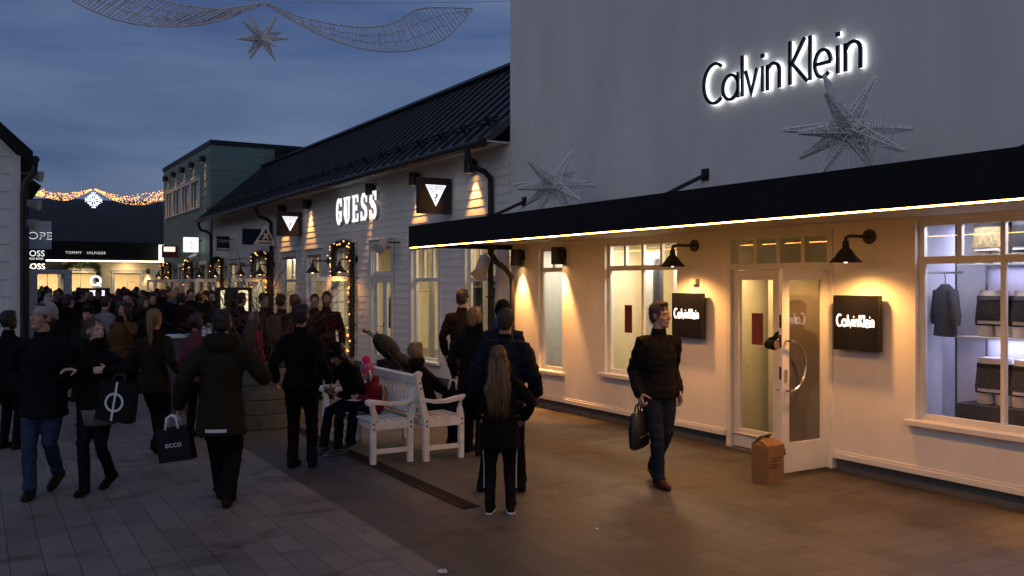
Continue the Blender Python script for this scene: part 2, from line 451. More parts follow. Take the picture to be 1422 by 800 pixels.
def room(f, a0, a1, b0, b1, d, parent, wmat, fmat='floor_in', front=-.125, name='interior_lining', ceil=None):
    m = MB(); P = f.p; A = front; B = -d
    m.quad(P(a0, b0, B), P(a1, b0, B), P(a1, b1, B), P(a0, b1, B), 0)
    m.quad(P(a0, b0, A), P(a0, b0, B), P(a0, b1, B), P(a0, b1, A), 0)
    m.quad(P(a1, b0, B), P(a1, b0, A), P(a1, b1, A), P(a1, b1, B), 0)
    m.quad(P(a0, b1, B), P(a1, b1, B), P(a1, b1, A), P(a0, b1, A), 0)
    m.quad(P(a0, b0, A), P(a1, b0, A), P(a1, b0, B), P(a0, b0, B), 1)
    return m.build(name, [M[wmat], M[fmat]], parent, recalc=False)

def ceil_light(f, a, b, n, sx, sy, e, col, parent):
    """ceiling luminaire of a shop: a slim housing with an area lamp in it"""
    m = MB(); m.fbox(f, a - sx / 2, a + sx / 2, b + .003, b + .03, n - sy / 2, n + sy / 2)
    h = m.build('ceiling_light', M['trim_white'], parent)
    l = lamp('AREA', 'lamp', f.p(a, b, n), e, col, h, rot=(0, 0, math.atan2(f.r.y, f.r.x)), shape='RECTANGLE', size=sx, size_y=sy)
    return h

def curtain(f, a0, a1, b0, b1, n, parent, amp=.025, wl=.09, mname='curtain'):
    m = MB(); k = max(8, int((a1 - a0) / wl * 8)); vs = []; fs = []
    for i in range(k + 1):
        a = a0 + (a1 - a0) * i / k; o = amp * math.sin(a / wl * 2 * PI) + amp * .4 * math.sin(a / wl * 3.1)
        vs += [f.p(a, b0, n + o), f.p(a, b1, n + o * .6)]
    for i in range(k): fs.append((2 * i, 2 * i + 2, 2 * i + 3, 2 * i + 1))
    m.add(vs, fs); return m.build('curtain', M[mname], parent, smooth='all', recalc=False)

WARM = (1., .44, .12); WARM2 = (1., .68, .34); NEUT = (1., .88, .66); COOL = (.80, .82, 1.)

# ------------------------------------------------------------------ ground
def strip(name, x0, x1, y0, y1, z, m, rz=0.):
    b = MB(); b.quad((x0, y0, z), (x1, y0, z), (x1, y1, z), (x0, y1, z))
    return tag(b.build(name, m, recalc=False), kind='structure')
g = MB(); g.quad((-900, -900, -.008), (900, -900, -.008), (900, 900, -.008), (-900, 900, -.008))
tag(g.build('ground', mat('ground_earth', (.035, .035, .03), .95, var=.4, scale=.2)), kind='structure')
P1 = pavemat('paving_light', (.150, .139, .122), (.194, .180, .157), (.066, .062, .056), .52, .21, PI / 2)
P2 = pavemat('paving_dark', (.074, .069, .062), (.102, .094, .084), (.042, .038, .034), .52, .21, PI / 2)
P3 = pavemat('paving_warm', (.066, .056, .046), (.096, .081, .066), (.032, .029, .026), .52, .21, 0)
P4 = pavemat('paving_course', (.056, .051, .046), (.070, .064, .058), (.022, .022, .022), .42, .30, PI / 2)
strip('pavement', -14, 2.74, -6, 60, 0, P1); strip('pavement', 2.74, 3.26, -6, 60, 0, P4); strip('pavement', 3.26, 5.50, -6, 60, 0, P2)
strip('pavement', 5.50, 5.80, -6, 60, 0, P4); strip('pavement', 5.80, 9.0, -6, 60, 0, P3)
# drain channel
m = MB()
for i in range(0, 330):
    y = 6.87 + i * .05
    m.box(3.63, 3.76, y, y + .022, .004, .010)
m.box(3.615, 3.63, 6.86, 23.4, .003, .012); m.box(3.76, 3.775, 6.86, 23.4, .003, .012)
m.quad((3.63, 6.86, .0025), (3.76, 6.86, .0025), (3.76, 23.4, .0025), (3.63, 23.4, .0025), 1)
tag(m.build('drain_grate', [M['grate'], M['sign_black']]), 'long dark slotted drain grate sunk in the paving beside the white benches', 'drain')
# litter on the paving
def scrap(px, py, s, label, seed, m='printed_white'):
    r = random.Random(seed); b = MB(); p = on_g(px, py); vs = []
    for i in range(5):
        for j in range(5): vs.append(p + V(((i - 2) * s / 4 + r.uniform(-.2, .2) * s, (j - 2) * s / 4, .008 + r.random() * s * .35)))
    b.add(vs, [(i * 5 + j, i * 5 + j + 1, i * 5 + j + 6, i * 5 + j + 5) for i in range(4) for j in range(4)])
    tag(b.build('paper_scrap', M[m], smooth='all'), label, 'litter')
scrap(616, 797, .06, 'crumpled white paper scrap on the light paving near the bottom edge', 3)
scrap(829, 736, .022, 'tiny pale paper scrap among stains right of the long-haired girl', 4)
scrap(770, 686, .018, 'tiny white scrap on paving between girl and walking man', 5)
scrap(1208, 690, .03, 'little brown leaf scrap on the paving right of the open door', 6, 'cardboard')

# hills: a wooded ridge beyond the shops
m = MB(); vs = []; NA, NR = 160, 10
for j in range(NR):
    for i in range(NA):
        th = -1.5 + 3.0 * i / (NA - 1); R = 330 + j * 45
        u = th
        base = 46 + 10 * noise.noise(V((th * 2.1, 3.3, 0))) - 11 * th * .35
        prof = math.sin(PI * min(1, (j + .6) / 6.0) * .5) if j < 6 else 1 - (j - 6) * .1
        z = base * (R / 500) ** .2 * prof * 1.02 + 1.6 * noise.noise(V((th * 60, R * .05, 1))) - (6 if j == 0 else 0)
        ang = YAW * .3 + th - .3
        vs.append((math.sin(ang) * R, math.cos(ang) * R, z))
fs = [(j * NA + i, j * NA + i + 1, (j + 1) * NA + i + 1, (j + 1) * NA + i) for j in range(NR - 1) for i in range(NA - 1)]
m.add(vs, fs); tag(m.build('hill', M['hill'], smooth='all'), kind='structure')

# ------------------------------------------------------------------ the white rendered shop on the right
ck = empty('rendered_shop', (XW, 6, 0), 0, 'white rendered shop with black flat canopy, glowing edge strip and open glazed door', 'shop building')
ck.location = (0, 0, 0)
def aa(px, py=393, X=XW): return -on_x(px, py, X).y
YL = 12.86
w1 = (aa(748), aa(781), .60, 2.50)
w2 = (aa(840), aa(940), .69, 2.52)
dr = (aa(1010), aa(1157), 0.03, 2.52)
w3 = (aa(1271), aa(1271) + 1.62, .66, 2.54)
m = MB()
wall(m, FX, -YL, 3.2, .20, 9.0, [w1, w2, (dr[0], dr[1], .20, dr[3]), w3], reveal=.13)
# jambs of the door below the base moulding, end wall, parapet
m.quad((XW, YL, .2), (XW + 9, YL, .2), (XW + 9, YL, 9), (XW, YL, 9)); m.quad((XW, YL, 9), (XW + 9, YL, 9), (XW + 9, -3.2, 9), (XW, -3.2, 9))
m.quad((XW, -3.2, 0), (XW, -3.2, 9), (XW + 9, -3.2, 9), (XW + 9, -3.2, 0)); m.quad((XW + 9, -3.2, 0), (XW + 9, YL, 0), (XW + 9, YL, 9), (XW + 9, -3.2, 9))
m.build('wall', M['render_white'], ck, recalc=False)
m = MB()
for a0, a1 in ((-YL, dr[0] - .02), (dr[1] + .02, 3.2)):
    m.fbox(FX, a0, a1, .145, .20, -.05, .035); m.fbox(FX, a0, a1, .20, .222, -.01, .015)
m.build('base_moulding', M['trim_white'], ck, bevel=.005)
m = MB()
for a0, a1 in ((-YL, dr[0] - .02), (dr[1] + .02, 3.2)): m.fbox(FX, a0, a1, -.02, .145, -.3, -.03)
m.build('plinth', M['grey_plinth'], ck)
m = MB(); m.fbox(FX, dr[0] - .02, dr[1] + .02, -.02, .03, -3., .06); m.build('threshold', M['grey_plinth'], ck)
window(FX, ck, *w1, cols=1, transom=2.12, tcols=2)
window(FX, ck, *w2, cols=2, transom=2.12, tcols=4)
window(FX, ck, *w3, cols=2, transom=2.13, tcols=4)
# door frame, transom lights, leaves
m = MB(); a0, a1 = dr[0], dr[1]
m.fbox(FX, a0, a0 + .07, .03, 2.52, -.12, .02); m.fbox(FX, a1 - .07, a1, .03, 2.52, -.12, .02)
m.fbox(FX, a0 + .07, a1 - .07, 2.45, 2.52, -.12, .018); m.fbox(FX, a0 + .07, a1 - .07, 2.10, 2.17, -.12, .018)
for k in range(1, 4):
    x = a0 + .07 + (a1 - a0 - .14) * k / 4; m.fbox(FX, x - .028, x + .028, 2.17, 2.45, -.1, -.02)
df = m.build('door_frame', M['trim_white'], ck, bevel=.004)
m = MB(); m.quad(FX.p(a0 + .06, 2.16, -.06), FX.p(a1 - .06, 2.16, -.06), FX.p(a1 - .06, 2.46, -.06), FX.p(a0 + .06, 2.46, -.06)); m.build('pane', M['glass'], df)
mid = (a0 + a1) / 2 + .02
leaf(ck, (XW + .05, -(a0 + .075)), (0, -1, 0), mid - a0 - .075, .04, 2.095, 'closed white door leaf with tall glass and red notice', handle=False, rail=.22)
leaf(ck, (XW - .02, -(a1 - .06)), (-1, -.0, 0), .69, .04, 2.095, 'white door leaf swung open with curved steel handle', long=True, glass='glass_painted_refl', rail=.30)
# canopy
XC = 5.80; CT, CB = 2.83, 2.50
m = MB()
m.box(XC, XC + .05, -3.2, YL - .02, CB, CT, 0); m.box(XC + .05, XW - .002, YL - .07, YL - .02, CB, CT, 0)
m.quad((XC, -3.2, CT + .003), (XW - .002, -3.2, CT + .003), (XW - .002, YL - .02, CT + .003), (XC, YL - .02, CT + .003), 0)
cn = m.build('canopy', M['fascia_black'], ck, recalc=False)
m = MB()
nb = 12; ww = (XW - XC - .13) / nb
for i in range(nb):
    x = XC + .12 + i * ww; m.box(x + .003, x + ww - .003, -3.2, YL - .075, 2.575, 2.60, 0)
m.box(XC + .09, XW - .01, -3.2, YL - .075, 2.605, 2.62, 0)
m.build('soffit', M['soffit'], cn)
m = MB(); m.box(XC + .004, XC + .050, -3.2, YL - .06, CB - .008, CB - .002); m.build('light_strip', M['led'], cn)
m = MB(); m.box(XC + .051, XC + .088, -3.2, YL - .075, 2.50, 2.60); m.build('strip_channel', M['trim_white'], cn)
for y in (12.4, 8.2, 4.0, .2):
    m = MB(); m.tube([(XW, y, 3.27), (XC + .85, y, CT + .004)], .026, 8); m.box(XW - .02, XW, y - .06, y + .06, 3.20, 3.34)
    m.build('tie_rod', M['black_metal'], cn)
m = MB(); m.lathe([(.0, 0), (.055, 0), (.06, .012), (.05, .03), (0, .03)], (6.9, 11.2, 2.545)); m.build('smoke_detector', M['white_plastic'], cn, smooth=True)
# downpipe at the end of the canopy
m = MB(); m.tube([(7.18, YL - .2, 2.55), (7.18, YL - .2, 2.42), (7.28, YL - .2, 2.28), (7.44, YL - .2, 2.18), (7.55, YL - .2, 2.06), (7.57, YL - .2, 1.9), (7.57, YL - .2, .05)], .042, 12)
m.lathe([(.05, 0), (.05, .08)], (7.18, YL - .2, 2.47)); m.build('downpipe', M['black_metal'], ck, smooth=True)
# interiors of the right-hand shop
room(FX, w1[0] - .3, w1[1] + .25, .3, 2.55, .75, ck, 'interior_white')
ceil_light(FX, (w1[0] + w1[1]) / 2, 2.5, -.45, .5, .1, 14, NEUT, ck)
room(FX, w2[0] - .25, w2[1] + .25, .3, 2.56, 1.5, ck, 'interior_cream')
ceil_light(FX, w2[0] + .75, 2.50, -.35, 1.3, .08, 36, NEUT, ck); ceil_light(FX, w2[0] + .75, 2.50, -1.1, 1.3, .08, 14, WARM2, ck)
m = MB(); c = w2[0]
m.fbox(FX, c + .12, c + .50, .30, 2.4, -.62, -.58); m.fbox(FX, c + .58, c + .95, .30, 2.4, -.80, -.76); m.build('display_panel', M['interior_white'], ck)
room(FX, dr[0] - .2, dr[1] + .6, .02, 2.75, 3.2, ck, 'interior_cream')
ceil_light(FX, dr[0] + .4, 2.14, -.36, 1.0, .08, 13, (1., .66, .28), ck); ceil_light(FX, dr[0] + 1.2, 2.68, -2.4, .9, .1, 4, WARM2, ck)
m = MB(); m.fbox(FX, dr[0] + .02, dr[0] + .98, .03, 2.10, -.72, -.66); m.build('display_panel', M['interior_cream'], ck)
room(FX, w3[0] - .30, w3[1] + .3, .3, 2.62, 1.9, ck, 'interior_lav')
ceil_light(FX, w3[0] + .75, 2.56, -.25, 1.5, .08, 17, COOL, ck); ceil_light(FX, w3[0] + .2, 2.56, -1.3, .8, .1, 16, (.66, .68, 1.), ck)
for z_ in (1.425, 2.105, .815 + .6): lamp('AREA', 'shelf_lamp', FX.p(aa(1332, X=8.05) + .6, z_ - .001, -.72), 3.0, (.62, .62, 1.), ck, shape='RECTANGLE', size=.05, size_y=1.1)
a_d = aa(1330, X=8.5); m = MB(); m.fbox(FX, a_d, w3[1] + .28, .3, 2.6, -.86, -.84, 0); m.fbox(FX, a_d - .02, a_d, .3, 2.6, -.86, -.835, 1)
m.build('display_wall', [M['interior_lav'], M['grey_plinth']], ck)
def poster(a, b, w, h, n, label):
    m = MB(); m.fbox(FX, a - w / 2, a + w / 2, b - h / 2, b + h / 2, n, n + .004)
    tag(m.build('poster', M['poster']), label, 'notice')
p = on_x(867, 443, XW); poster(-p.y, p.z, .16, .38, -.072, 'small dark red notice stuck in the window behind the walking man')
p = on_x(1050, 457, XW); poster(-p.y, p.z, .17, .36, -.022, 'small dark red notice on the glass of the closed door leaf')
m = MB(); p = on_x(769, 439, XW + .74); m.fbox(FX, -p.y - .04, -p.y + .04, p.z - .06, p.z + .06, -.749, -.73)
m.fbox(FX, -p.y - .018, -p.y + .018, p.z - .03, p.z + .03, -.73, -.72); tag(m.build('light_switch', M['printed_white'], bevel=.004), 'white light switch on the wall inside the narrow window', 'switch')
# shelves and underwear forms in the big window
sh = empty('display_shelf', (0, 0, 0), 0, 'tall display rack with glass shelves inside the bluish shop window', 'shelf')
a_s = aa(1332, X=8.05)
m = MB()
for z in (1.435, 2.115): m.fbox(FX, a_s, a_s + 1.2, z, z + .012, -.80, -.36)
m.build('shelf_board', M['printed_white'], sh)
m = MB(); m.fbox(FX, a_s, a_s + 1.2, .30, .815, -.80, -.34); m.build('plinth_box', M['interior_dark'], sh)
m = MB()
for a in (a_s + .02, a_s + 1.18): m.fbox(FX, a - .008, a + .008, .815, 2.5, -.83, -.81)
m.build('upright', M['chrome'], sh)
M['form_white'] = mat('form_white', (.70, .68, .66), .45, var=.03)
M['undies_black'] = mat('undies_black', (.018, .018, .02), .85, var=.3, scale=40)
M['undies_check'] = mat('undies_check', (.07, .07, .08), .85, var=.85, scale=90)
M['undies_gold'] = mat('undies_gold', (.30, .22, .10), .7, var=.7, scale=60)
def hip_form(a, z, n, mname, label):
    t = empty('torso_form', FX.p(a, z, n), 0, label, 'mannequin', 'underwear forms in the shop window'); f = Fr((0, 0, 0), (0, -1, 0))
    def body(g, z0, z1, mb):
        def ring(zz):
            k = (zz - .0) / .36
            w = .150 - .028 * max(0, (k - .35)) * 1.6 + g; d = .105 + .015 * math.sin(k * 3) + g
            return (f.p(0, zz, 0), f.r * w, f.n * d)
        mb.loft([ring(z0 + (z1 - z0) * i / 6) for i in range(7)], 20)
    t.scale = (1.2, 1.2, 1.2)
    m = MB(); body(0, .10, .36, m)
    for s in (-1, 1): m.loft([(f.p(s * .075, zz, 0), f.r * (.066 + zz * .05), f.n * (.072 + zz * .1)) for zz in (0, .05, .12)], 14)
    m.build('hip_shell', M['form_white'], t, smooth=60)
    m = MB(); body(.006, .125, .315, m)
    for s in (-1, 1): m.loft([(f.p(s * .076, zz, 0), f.r * (.073 + zz * .05), f.n * (.08 + zz * .1)) for zz in (.085, .11, .14)], 14)
    b = m.build('boxer_shorts', M[mname], t, smooth=60)
    m = MB(); body(.010, .285, .318, m); m.build('waistband', M['undies_black' if mname != 'undies_black' else 'undies_check'], b, smooth=60)
hip_form(aa(1383, X=8.2), 1.45, -.55, 'undies_black', 'white hip form in black shorts on the middle glass shelf, left column')
hip_form(aa(1383, X=8.2), .818, -.55, 'undies_check', 'white hip form in grey checked shorts on the lowest glass shelf, left column')
hip_form(aa(1379, X=8.2), 2.13, -.55, 'undies_gold', 'white hip form in golden patterned shorts on the top shelf, left column')
hip_form(aa(1421, X=8.2) + .08, 1.45, -.55, 'undies_black', 'white hip form in black shorts beside the window mullion, cut by the photo edge')
hip_form(aa(1421, X=8.2) + .08, .818, -.55, 'undies_check', 'white hip form in grey checked shorts near the photo edge, lowest shelf')
hip_form(aa(1421, X=8.2) + .08, 2.13, -.55, 'undies_black', 'white hip form in black shorts on the top shelf at the photo edge')

def garment(f, a, b, n, mname, label, h=.75, w=.24, rail=True, yaw=.6):
    c, s = math.cos(yaw), math.sin(yaw); ax = f.r * c + f.n * s; an = f.n * c - f.r * s
    t = empty('hanging_garment', f.p(a, b, n), 0, label, 'clothing', 'clothes hanging in the shop windows'); m = MB(); U = f.u; Z = V((0, 0, 0))
    m.loft([(Z + U * (-.04), ax * .05, an * .03), (Z + U * (-.10), ax * w * .86, an * .05), (Z + U * (-.25), ax * w * .78, an * .07), (Z + U * (-h * .7), ax * w * .8, an * .07), (Z + U * (-h), ax * w * .9, an * .08)], 14)
    for q in (-1, 1): m.tube([Z + ax * q * w * .72 + U * (-.11), Z + ax * q * w * 1.02 + U * (-.35), Z + ax * q * w * 1.05 + U * (-h * .8)], [.05, .048, .036], 8)
    m.build('fabric', M[mname], t, smooth=50)
    m = MB(); m.tube([Z + U * (-.05), Z + U * .03, Z + U * .07 + an * .02, Z + U * .06 - an * .02], .006, 5); m.build('hanger', M['chrome'], t)
for nm, c in (('cloth_navy', (.012, .016, .04)), ('cloth_grey', (.06, .06, .07)), ('cloth_red', (.20, .012, .02)), ('cloth_black', (.008, .008, .009)), ('cloth_tan', (.16, .09, .04)), ('cloth_white', (.45, .44, .42))):
    M[nm] = mat(nm, c, .9, var=.25, scale=14, bump=.2, bscale=70)
garment(FX, aa(1311, X=8.15), 1.98, -.52, 'cloth_grey', 'dark grey top hanging at the left of the bluish shop window', .55)
garment(FX, aa(914, X=8.15), 2.38, -.50, 'cloth_grey', 'grey jacket hanging behind the right pane next to the walking man', .9)
m = MB(); m.tube([FX.p(aa(1311, X=8.15) - .25, 2.05, -.5), FX.p(aa(1311, X=8.15) + .2, 2.05, -.5)], .012, 8); m.build('clothes_rail', M['chrome'], ck)
m = MB(); m.tube([FX.p(aa(914, X=8.15) - .3, 2.45, -.5), FX.p(aa(914, X=8.15) + .3, 2.45, -.5)], .012, 8); m.build('clothes_rail', M['chrome'], ck)

# ------------------------------------------------------------------ clapboard shop further along
gs = empty('clapboard_shop', (0, 0, 0), 0, 'long white clapboard shop with black seamed metal roof and tall windows', 'shop building')
YG = 34.55
def px_hole(l, r, b0, b1): return (aa(l), aa(r), b0, b1)
G1 = px_hole(648, 690, .42, 2.68); G2 = px_hole(573, 610, .42, 2.68)
G3 = px_hole(518, 545, .12, 2.74); G4 = px_hole(471, 493, .12, 2.74)
G5 = px_hole(427, 447, .42, 2.68); G6 = px_hole(393, 412, .42, 2.68)
G7 = px_hole(358, 377, .12, 2.70); G8 = px_hole(332, 342, .42, 2.62); G9 = px_hole(318, 330, .42, 2.62); G10 = px_hole(300, 312, .12, 2.66)
HO = [G1, G2, G3, G4, G5, G6, G7, G8, G9, G10]
m = MB(); wall(m, FX, -YG, -YL - .001, .14, 4.30, HO, board=.15, reveal=.12)
f = Fr((0, YG, 0), (-1, 0, 0))
m.poly(Fr((0, YG - .05, 0), (1, 0, 0)), [(XW + .01, .14), (XW + 5.6, .14), (XW + 5.6, 5.0), (9.65, 6.28), (XW + .01, 4.3)], -.05, .0)
m.build('wall', M['siding_white'], gs, recalc=False)
m = MB()
edges = [-YG] + [x for h in sorted(HO) if h[2] < .2 for x in (h[0], h[1])] + [-YL - .001]
for i in range(0, len(edges), 2): m.fbox(FX, edges[i], edges[i + 1], -.02, .14, -.1, .02)
m.build('plinth', M['grey_plinth'], gs)
RE, RR, RB = (7.18, 4.33), (9.65, 6.46), (13.4, 4.6)     # eave, ridge, back (x, z)
m = MB()
m.poly(Fr((0, YG + .25, 0), (1, 0, 0)), [RE, RR, (RR[0], RR[1] - .14), (RE[0] + .02, RE[1] - .14)], -.0, YG + .25 - YL - .002)
m.poly(Fr((0, YG + .25, 0), (1, 0, 0)), [(RR[0], RR[1]), RB, (RB[0], RB[1] - .14), (RR[0], RR[1] - .14)], -.0, YG + .25 - YL - .002)
sl = V((RR[0] - RE[0], 0, RR[1] - RE[1])); nrm = V((-sl.z, 0, sl.x)).normalized()
y = YL + .25
while y < YG + .2:
    p = V((RE[0], y, RE[1])); m.bar(p + nrm * .022 + sl * .002, p + sl * .995 + nrm * .022, .028, .042, 0, up=nrm); y += .46
m.bar((RR[0], YL, RR[1] + .02), (RR[0], YG + .25, RR[1] + .02), .3, .06)
rf = m.build('roof', M['roof_black'], gs)
m = MB(); p0 = V((RE[0] - .06, 0, RE[1] - .10))
for (q, rr) in ((YL + .02, 0), (YG + .25, 0)): pass
m.tube([(RE[0] - .055, YL + .01, RE[1] - .08), (RE[0] - .055, YG + .25, RE[1] - .08)], .07, 12)
m.build('gutter', M['black_metal'], rf, smooth=60)
m = MB(); y = YL + .4
while y < YG:
    p = V((RE[0], y, RE[1])) + sl * .13; m.bar(p, p + nrm * .16, .03, .05); m.bar(p + nrm * .16, p + nrm * .02 + sl * .07, .03, .03); y += .92
for k in (.07, .14):
    p = V((RE[0], 0, RE[1])) + sl * .13 + nrm * k; m.tube([(p.x, YL + .1, p.z), (p.x, YG, p.z)], .016, 6)
m.build('snow_guard', M['black_metal'], rf)
m = MB(); m.box(RE[0] + .03, XW - .016, YL + .001, YG, 4.27, 4.29); m.build('soffit', M['trim_white'], gs)
def pipe(y, z0=4.2, x=RE[0] - .055, n=10):
    m = MB(); m.tube([(x, y, z0 + .04), (x, y, z0 - .12), (x + .08, y, z0 - .28), (XW - .2, y, z0 - .36), (XW - .085, y, z0 - .46), (XW - .08, y, z0 - .62), (XW - .08, y, .06)], .05, n)
    for z in (3.1, 1.7, .5): m.box(XW - .14, XW - .0155, y - .06, y + .06, z, z + .03)
    return m.build('downpipe', M['black_metal'], gs, smooth=50)
pipe(-aa(687)); pipe(-aa(380)); pipe(-aa(296))
for h in (G1, G2, G5, G6, G8, G9): window(FX, gs, *h, cols=1, transom=1.98, tcols=3 if h in (G1, G2) else 2, sill=True, casing=.12)
def shop_door(h, mode):
    b1 = h[3]
    w = window(FX, gs, h[0], h[1], 2.16, b1, cols=1, sill=False, casing=None); c = MB(); cw = .12
    c.fbox(FX, h[0] - cw, h[0] - .001, .14, b1, .016, .045); c.fbox(FX, h[1] + .001, h[1] + cw, .14, b1, .016, .045)
    c.fbox(FX, h[0] - cw - .015, h[1] + cw + .015, b1 + .001, b1 + .15, .016, .05); c.fbox(FX, h[0] - cw - .04, h[1] + cw + .04, b1 + .151, b1 + .18, .016, .09)
    c.fbox(FX, h[0] + .001, h[1] - .001, 2.08, 2.155, -.11, -.03); c.fbox(FX, h[0], h[1], .0, .12, -.3, .02)
    c.build('door_frame', M['trim_white'], gs, bevel=.004)
    W = (h[1] - h[0]) / 2
    if mode == 'closed':
        leaf(gs, (XW + .07, -h[0] - .005), (0, -1, 0), W - .008, .13, 2.075); leaf(gs, (XW + .07, -h[1] + .005), (0, 1, 0), W - .008, .13, 2.075, handle=False)
    else:
        leaf(gs, (XW - .06, -h[1] - .02), (-1, .12, 0), max(.62, W), .13, 2.10, 'white door leaf swung open over the street'); leaf(gs, (XW - .06, -h[0] + .02), (-1, .12, 0), max(.62, W), .13, 2.10, 'white door leaf swung open over the street', handle=False)
shop_door(G3, 'closed'); shop_door(G4, 'open'); shop_door(G7, 'open'); shop_door(G10, 'open')
# interior: one long lit shop with curtains and rails
room(FX, -YG + .2, -YL - .1, .10, 2.95, 3.4, gs, 'interior_cream')
for i, a in enumerate((-14.2, -16.6, -19.0, -21.4, -24.0, -27.0, -30.0, -33.0)):
    ceil_light(FX, a, 2.88, -.7, 1.5, .1, (50, 50, 46, 46, 42, 40, 34, 34)[i], (1., .80, .50), gs)
for h in (G5, G6, G8, G9): curtain(FX, h[0] - .05, h[1] + .05, .3, 2.75, -.42, gs)
curtain(FX, G4[0] - .1, G4[0] + .55, .12, 2.75, -.5, gs); curtain(FX, G7[0] - .1, G7[1], .12, 2.75, -.8, gs)
for h in (G1, G2): curtain(FX, h[0] - .12, h[0] + .22, .3, 2.75, -.40, gs); curtain(FX, h[0] + .12, h[1] + .1, 2.02, 2.75, -.85, gs)
m = MB(); m.fbox(FX, -18.2, -13.0, .12, 2.1, -2.2, -2.12)
for k in range(5):
    a = -17.9 + k * 1.0; m.fbox(FX, a, a + .04, .12, 2.1, -2.11, -1.7); 
    for z in (.5, .95, 1.4, 1.85): m.fbox(FX, a + .045, a + .995, z, z + .03, -2.11, -1.75)
m.build('display_rack', M['interior_dark'], gs)
GC = ['cloth_navy', 'cloth_red', 'cloth_black', 'cloth_grey', 'cloth_tan', 'cloth_white']
for i, (a, b, n, c, lb) in enumerate(((aa(600), 1.85, -.5, 'cloth_black', 'long black coat on show at the right side of the tall window behind the stroller'),
        (aa(604, X=8.1), 2.02, -.75, 'cloth_red', 'red garment on show high in the tall window behind the stroller'),
        (aa(588, X=8.1), 1.95, -.9, 'cloth_grey', 'grey blue garment on show in the middle of the tall window behind the stroller'),
        (aa(664, X=8.2), 1.75, -.75, 'cloth_tan', 'brown garment in the window in front of the queueing people'),
        (aa(676, X=8.2), 1.75, -.65, 'cloth_black', 'black garment in the window next to the black downpipe'),
        (aa(530, X=8.2), 1.7, -.8, 'cloth_black', 'black garment seen through the narrow closed double door'))):
    garment(FX, a, b, n, c, lb, 1.25 if i == 0 else .8, yaw=.3)
m = MB()
for a0, a1, b, n in ((G2[0] - .1, G2[1] + .3, 2.0, -.75), (G1[0], G1[1] + .2, 1.82, -.7), (G3[0], G3[1], 1.77, -.8)): m.tube([FX.p(a0, b, n), FX.p(a1, b, n)], .014, 8)
m.build('clothes_rail', M['chrome'], gs)
LAMPK = 3.0
# ------------------------------------------------------------------ grey-green building
gb = empty('green_clad_building', (0, 0, 0), 0, 'tall grey green clad building with flat roof and a row of lit wall spots', 'building')
YA, YB, ZT = 34.82, 44.7, 7.27
upw = [px_hole(231.5, 239.5, 4.95, 6.02), px_hole(241.5, 251, 4.95, 6.02), px_hole(253.5, 263.5, 4.95, 6.02), px_hole(266, 277, 4.95, 6.02)]
lo = [px_hole(230, 240, .12, 2.66), px_hole(249, 256, .3, 2.62), px_hole(262, 270, .12, 2.66), px_hole(279, 288, .12, 2.66)]
m = MB(); wall(m, FX, -YB, -YA, .1, ZT, upw + lo, board=.31, reveal=.14)
wall(m, Fr((0, YA, 0), (1, 0, 0)), XW, XW + 9, .1, ZT, (), board=.31)
m.quad((XW, YB, 0), (XW, YB, ZT), (XW + 9, YB, ZT), (XW + 9, YB, 0)); m.quad((XW, YA, ZT - .01), (XW + 9, YA, ZT - .01), (XW + 9, YB, ZT - .01), (XW, YB, ZT - .01))
m.build('wall', M['green'], gb, recalc=False)
m = MB(); m.box(XW - .05, XW, YA - .05, YB + .05, ZT - .1, ZT + .06); m.box(XW, XW + 9, YA - .05, YA, ZT - .1, ZT + .06); m.build('parapet_cap', M['black_metal'], gb)
for h in upw + lo[1:2]: window(FX, gb, *h, cols=2 if h in upw else 1, transom=None, sill=True, casing=.10)
for h in (lo[0], lo[2], lo[3]):
    c = MB(); c.fbox(FX, h[0] - .12, h[0] - .001, .1, h[3], .016, .045); c.fbox(FX, h[1] + .001, h[1] + .12, .1, h[3], .016, .045); c.fbox(FX, h[0] - .13, h[1] + .13, h[3] + .001, h[3] + .15, .016, .05)
    c.fbox(FX, h[0], h[1], 0, .12, -.2, .02); c.build('door_frame', M['trim_white'], gb)
    leaf(gb, (XW - .06, -h[1] - .02), (-1, .12, 0), .75, .13, 2.10, 'white door leaf swung open over the street'); leaf(gb, (XW - .06, -h[0] + .02), (-1, .12, 0), .75, .13, 2.10, handle=False)
room(FX, -YB + .2, -YA - .2, .1, 2.95, 3., gb, 'interior_cream'); ceil_light(FX, -38, 2.88, -.8, 2.5, .1, 26, WARM2, gb); ceil_light(FX, -42, 2.88, -.8, 2.5, .1, 26, WARM2, gb)
room(FX, -YB + .2, -YA - .2, 4.6, 6.6, 2., gb, 'interior_white')
for h in upw: curtain(FX, h[0], h[1], 4.9, 6.1, -.2, gb, mname='interior_white')
# dark block behind
m = MB(); m.box(10.05, 15, 34.0, 34.8, 0.1, 7.12); tag(m.build('dark_extension', M['fascia_black']), 'dark flat topped block between the green building and the black seamed roof', 'building')

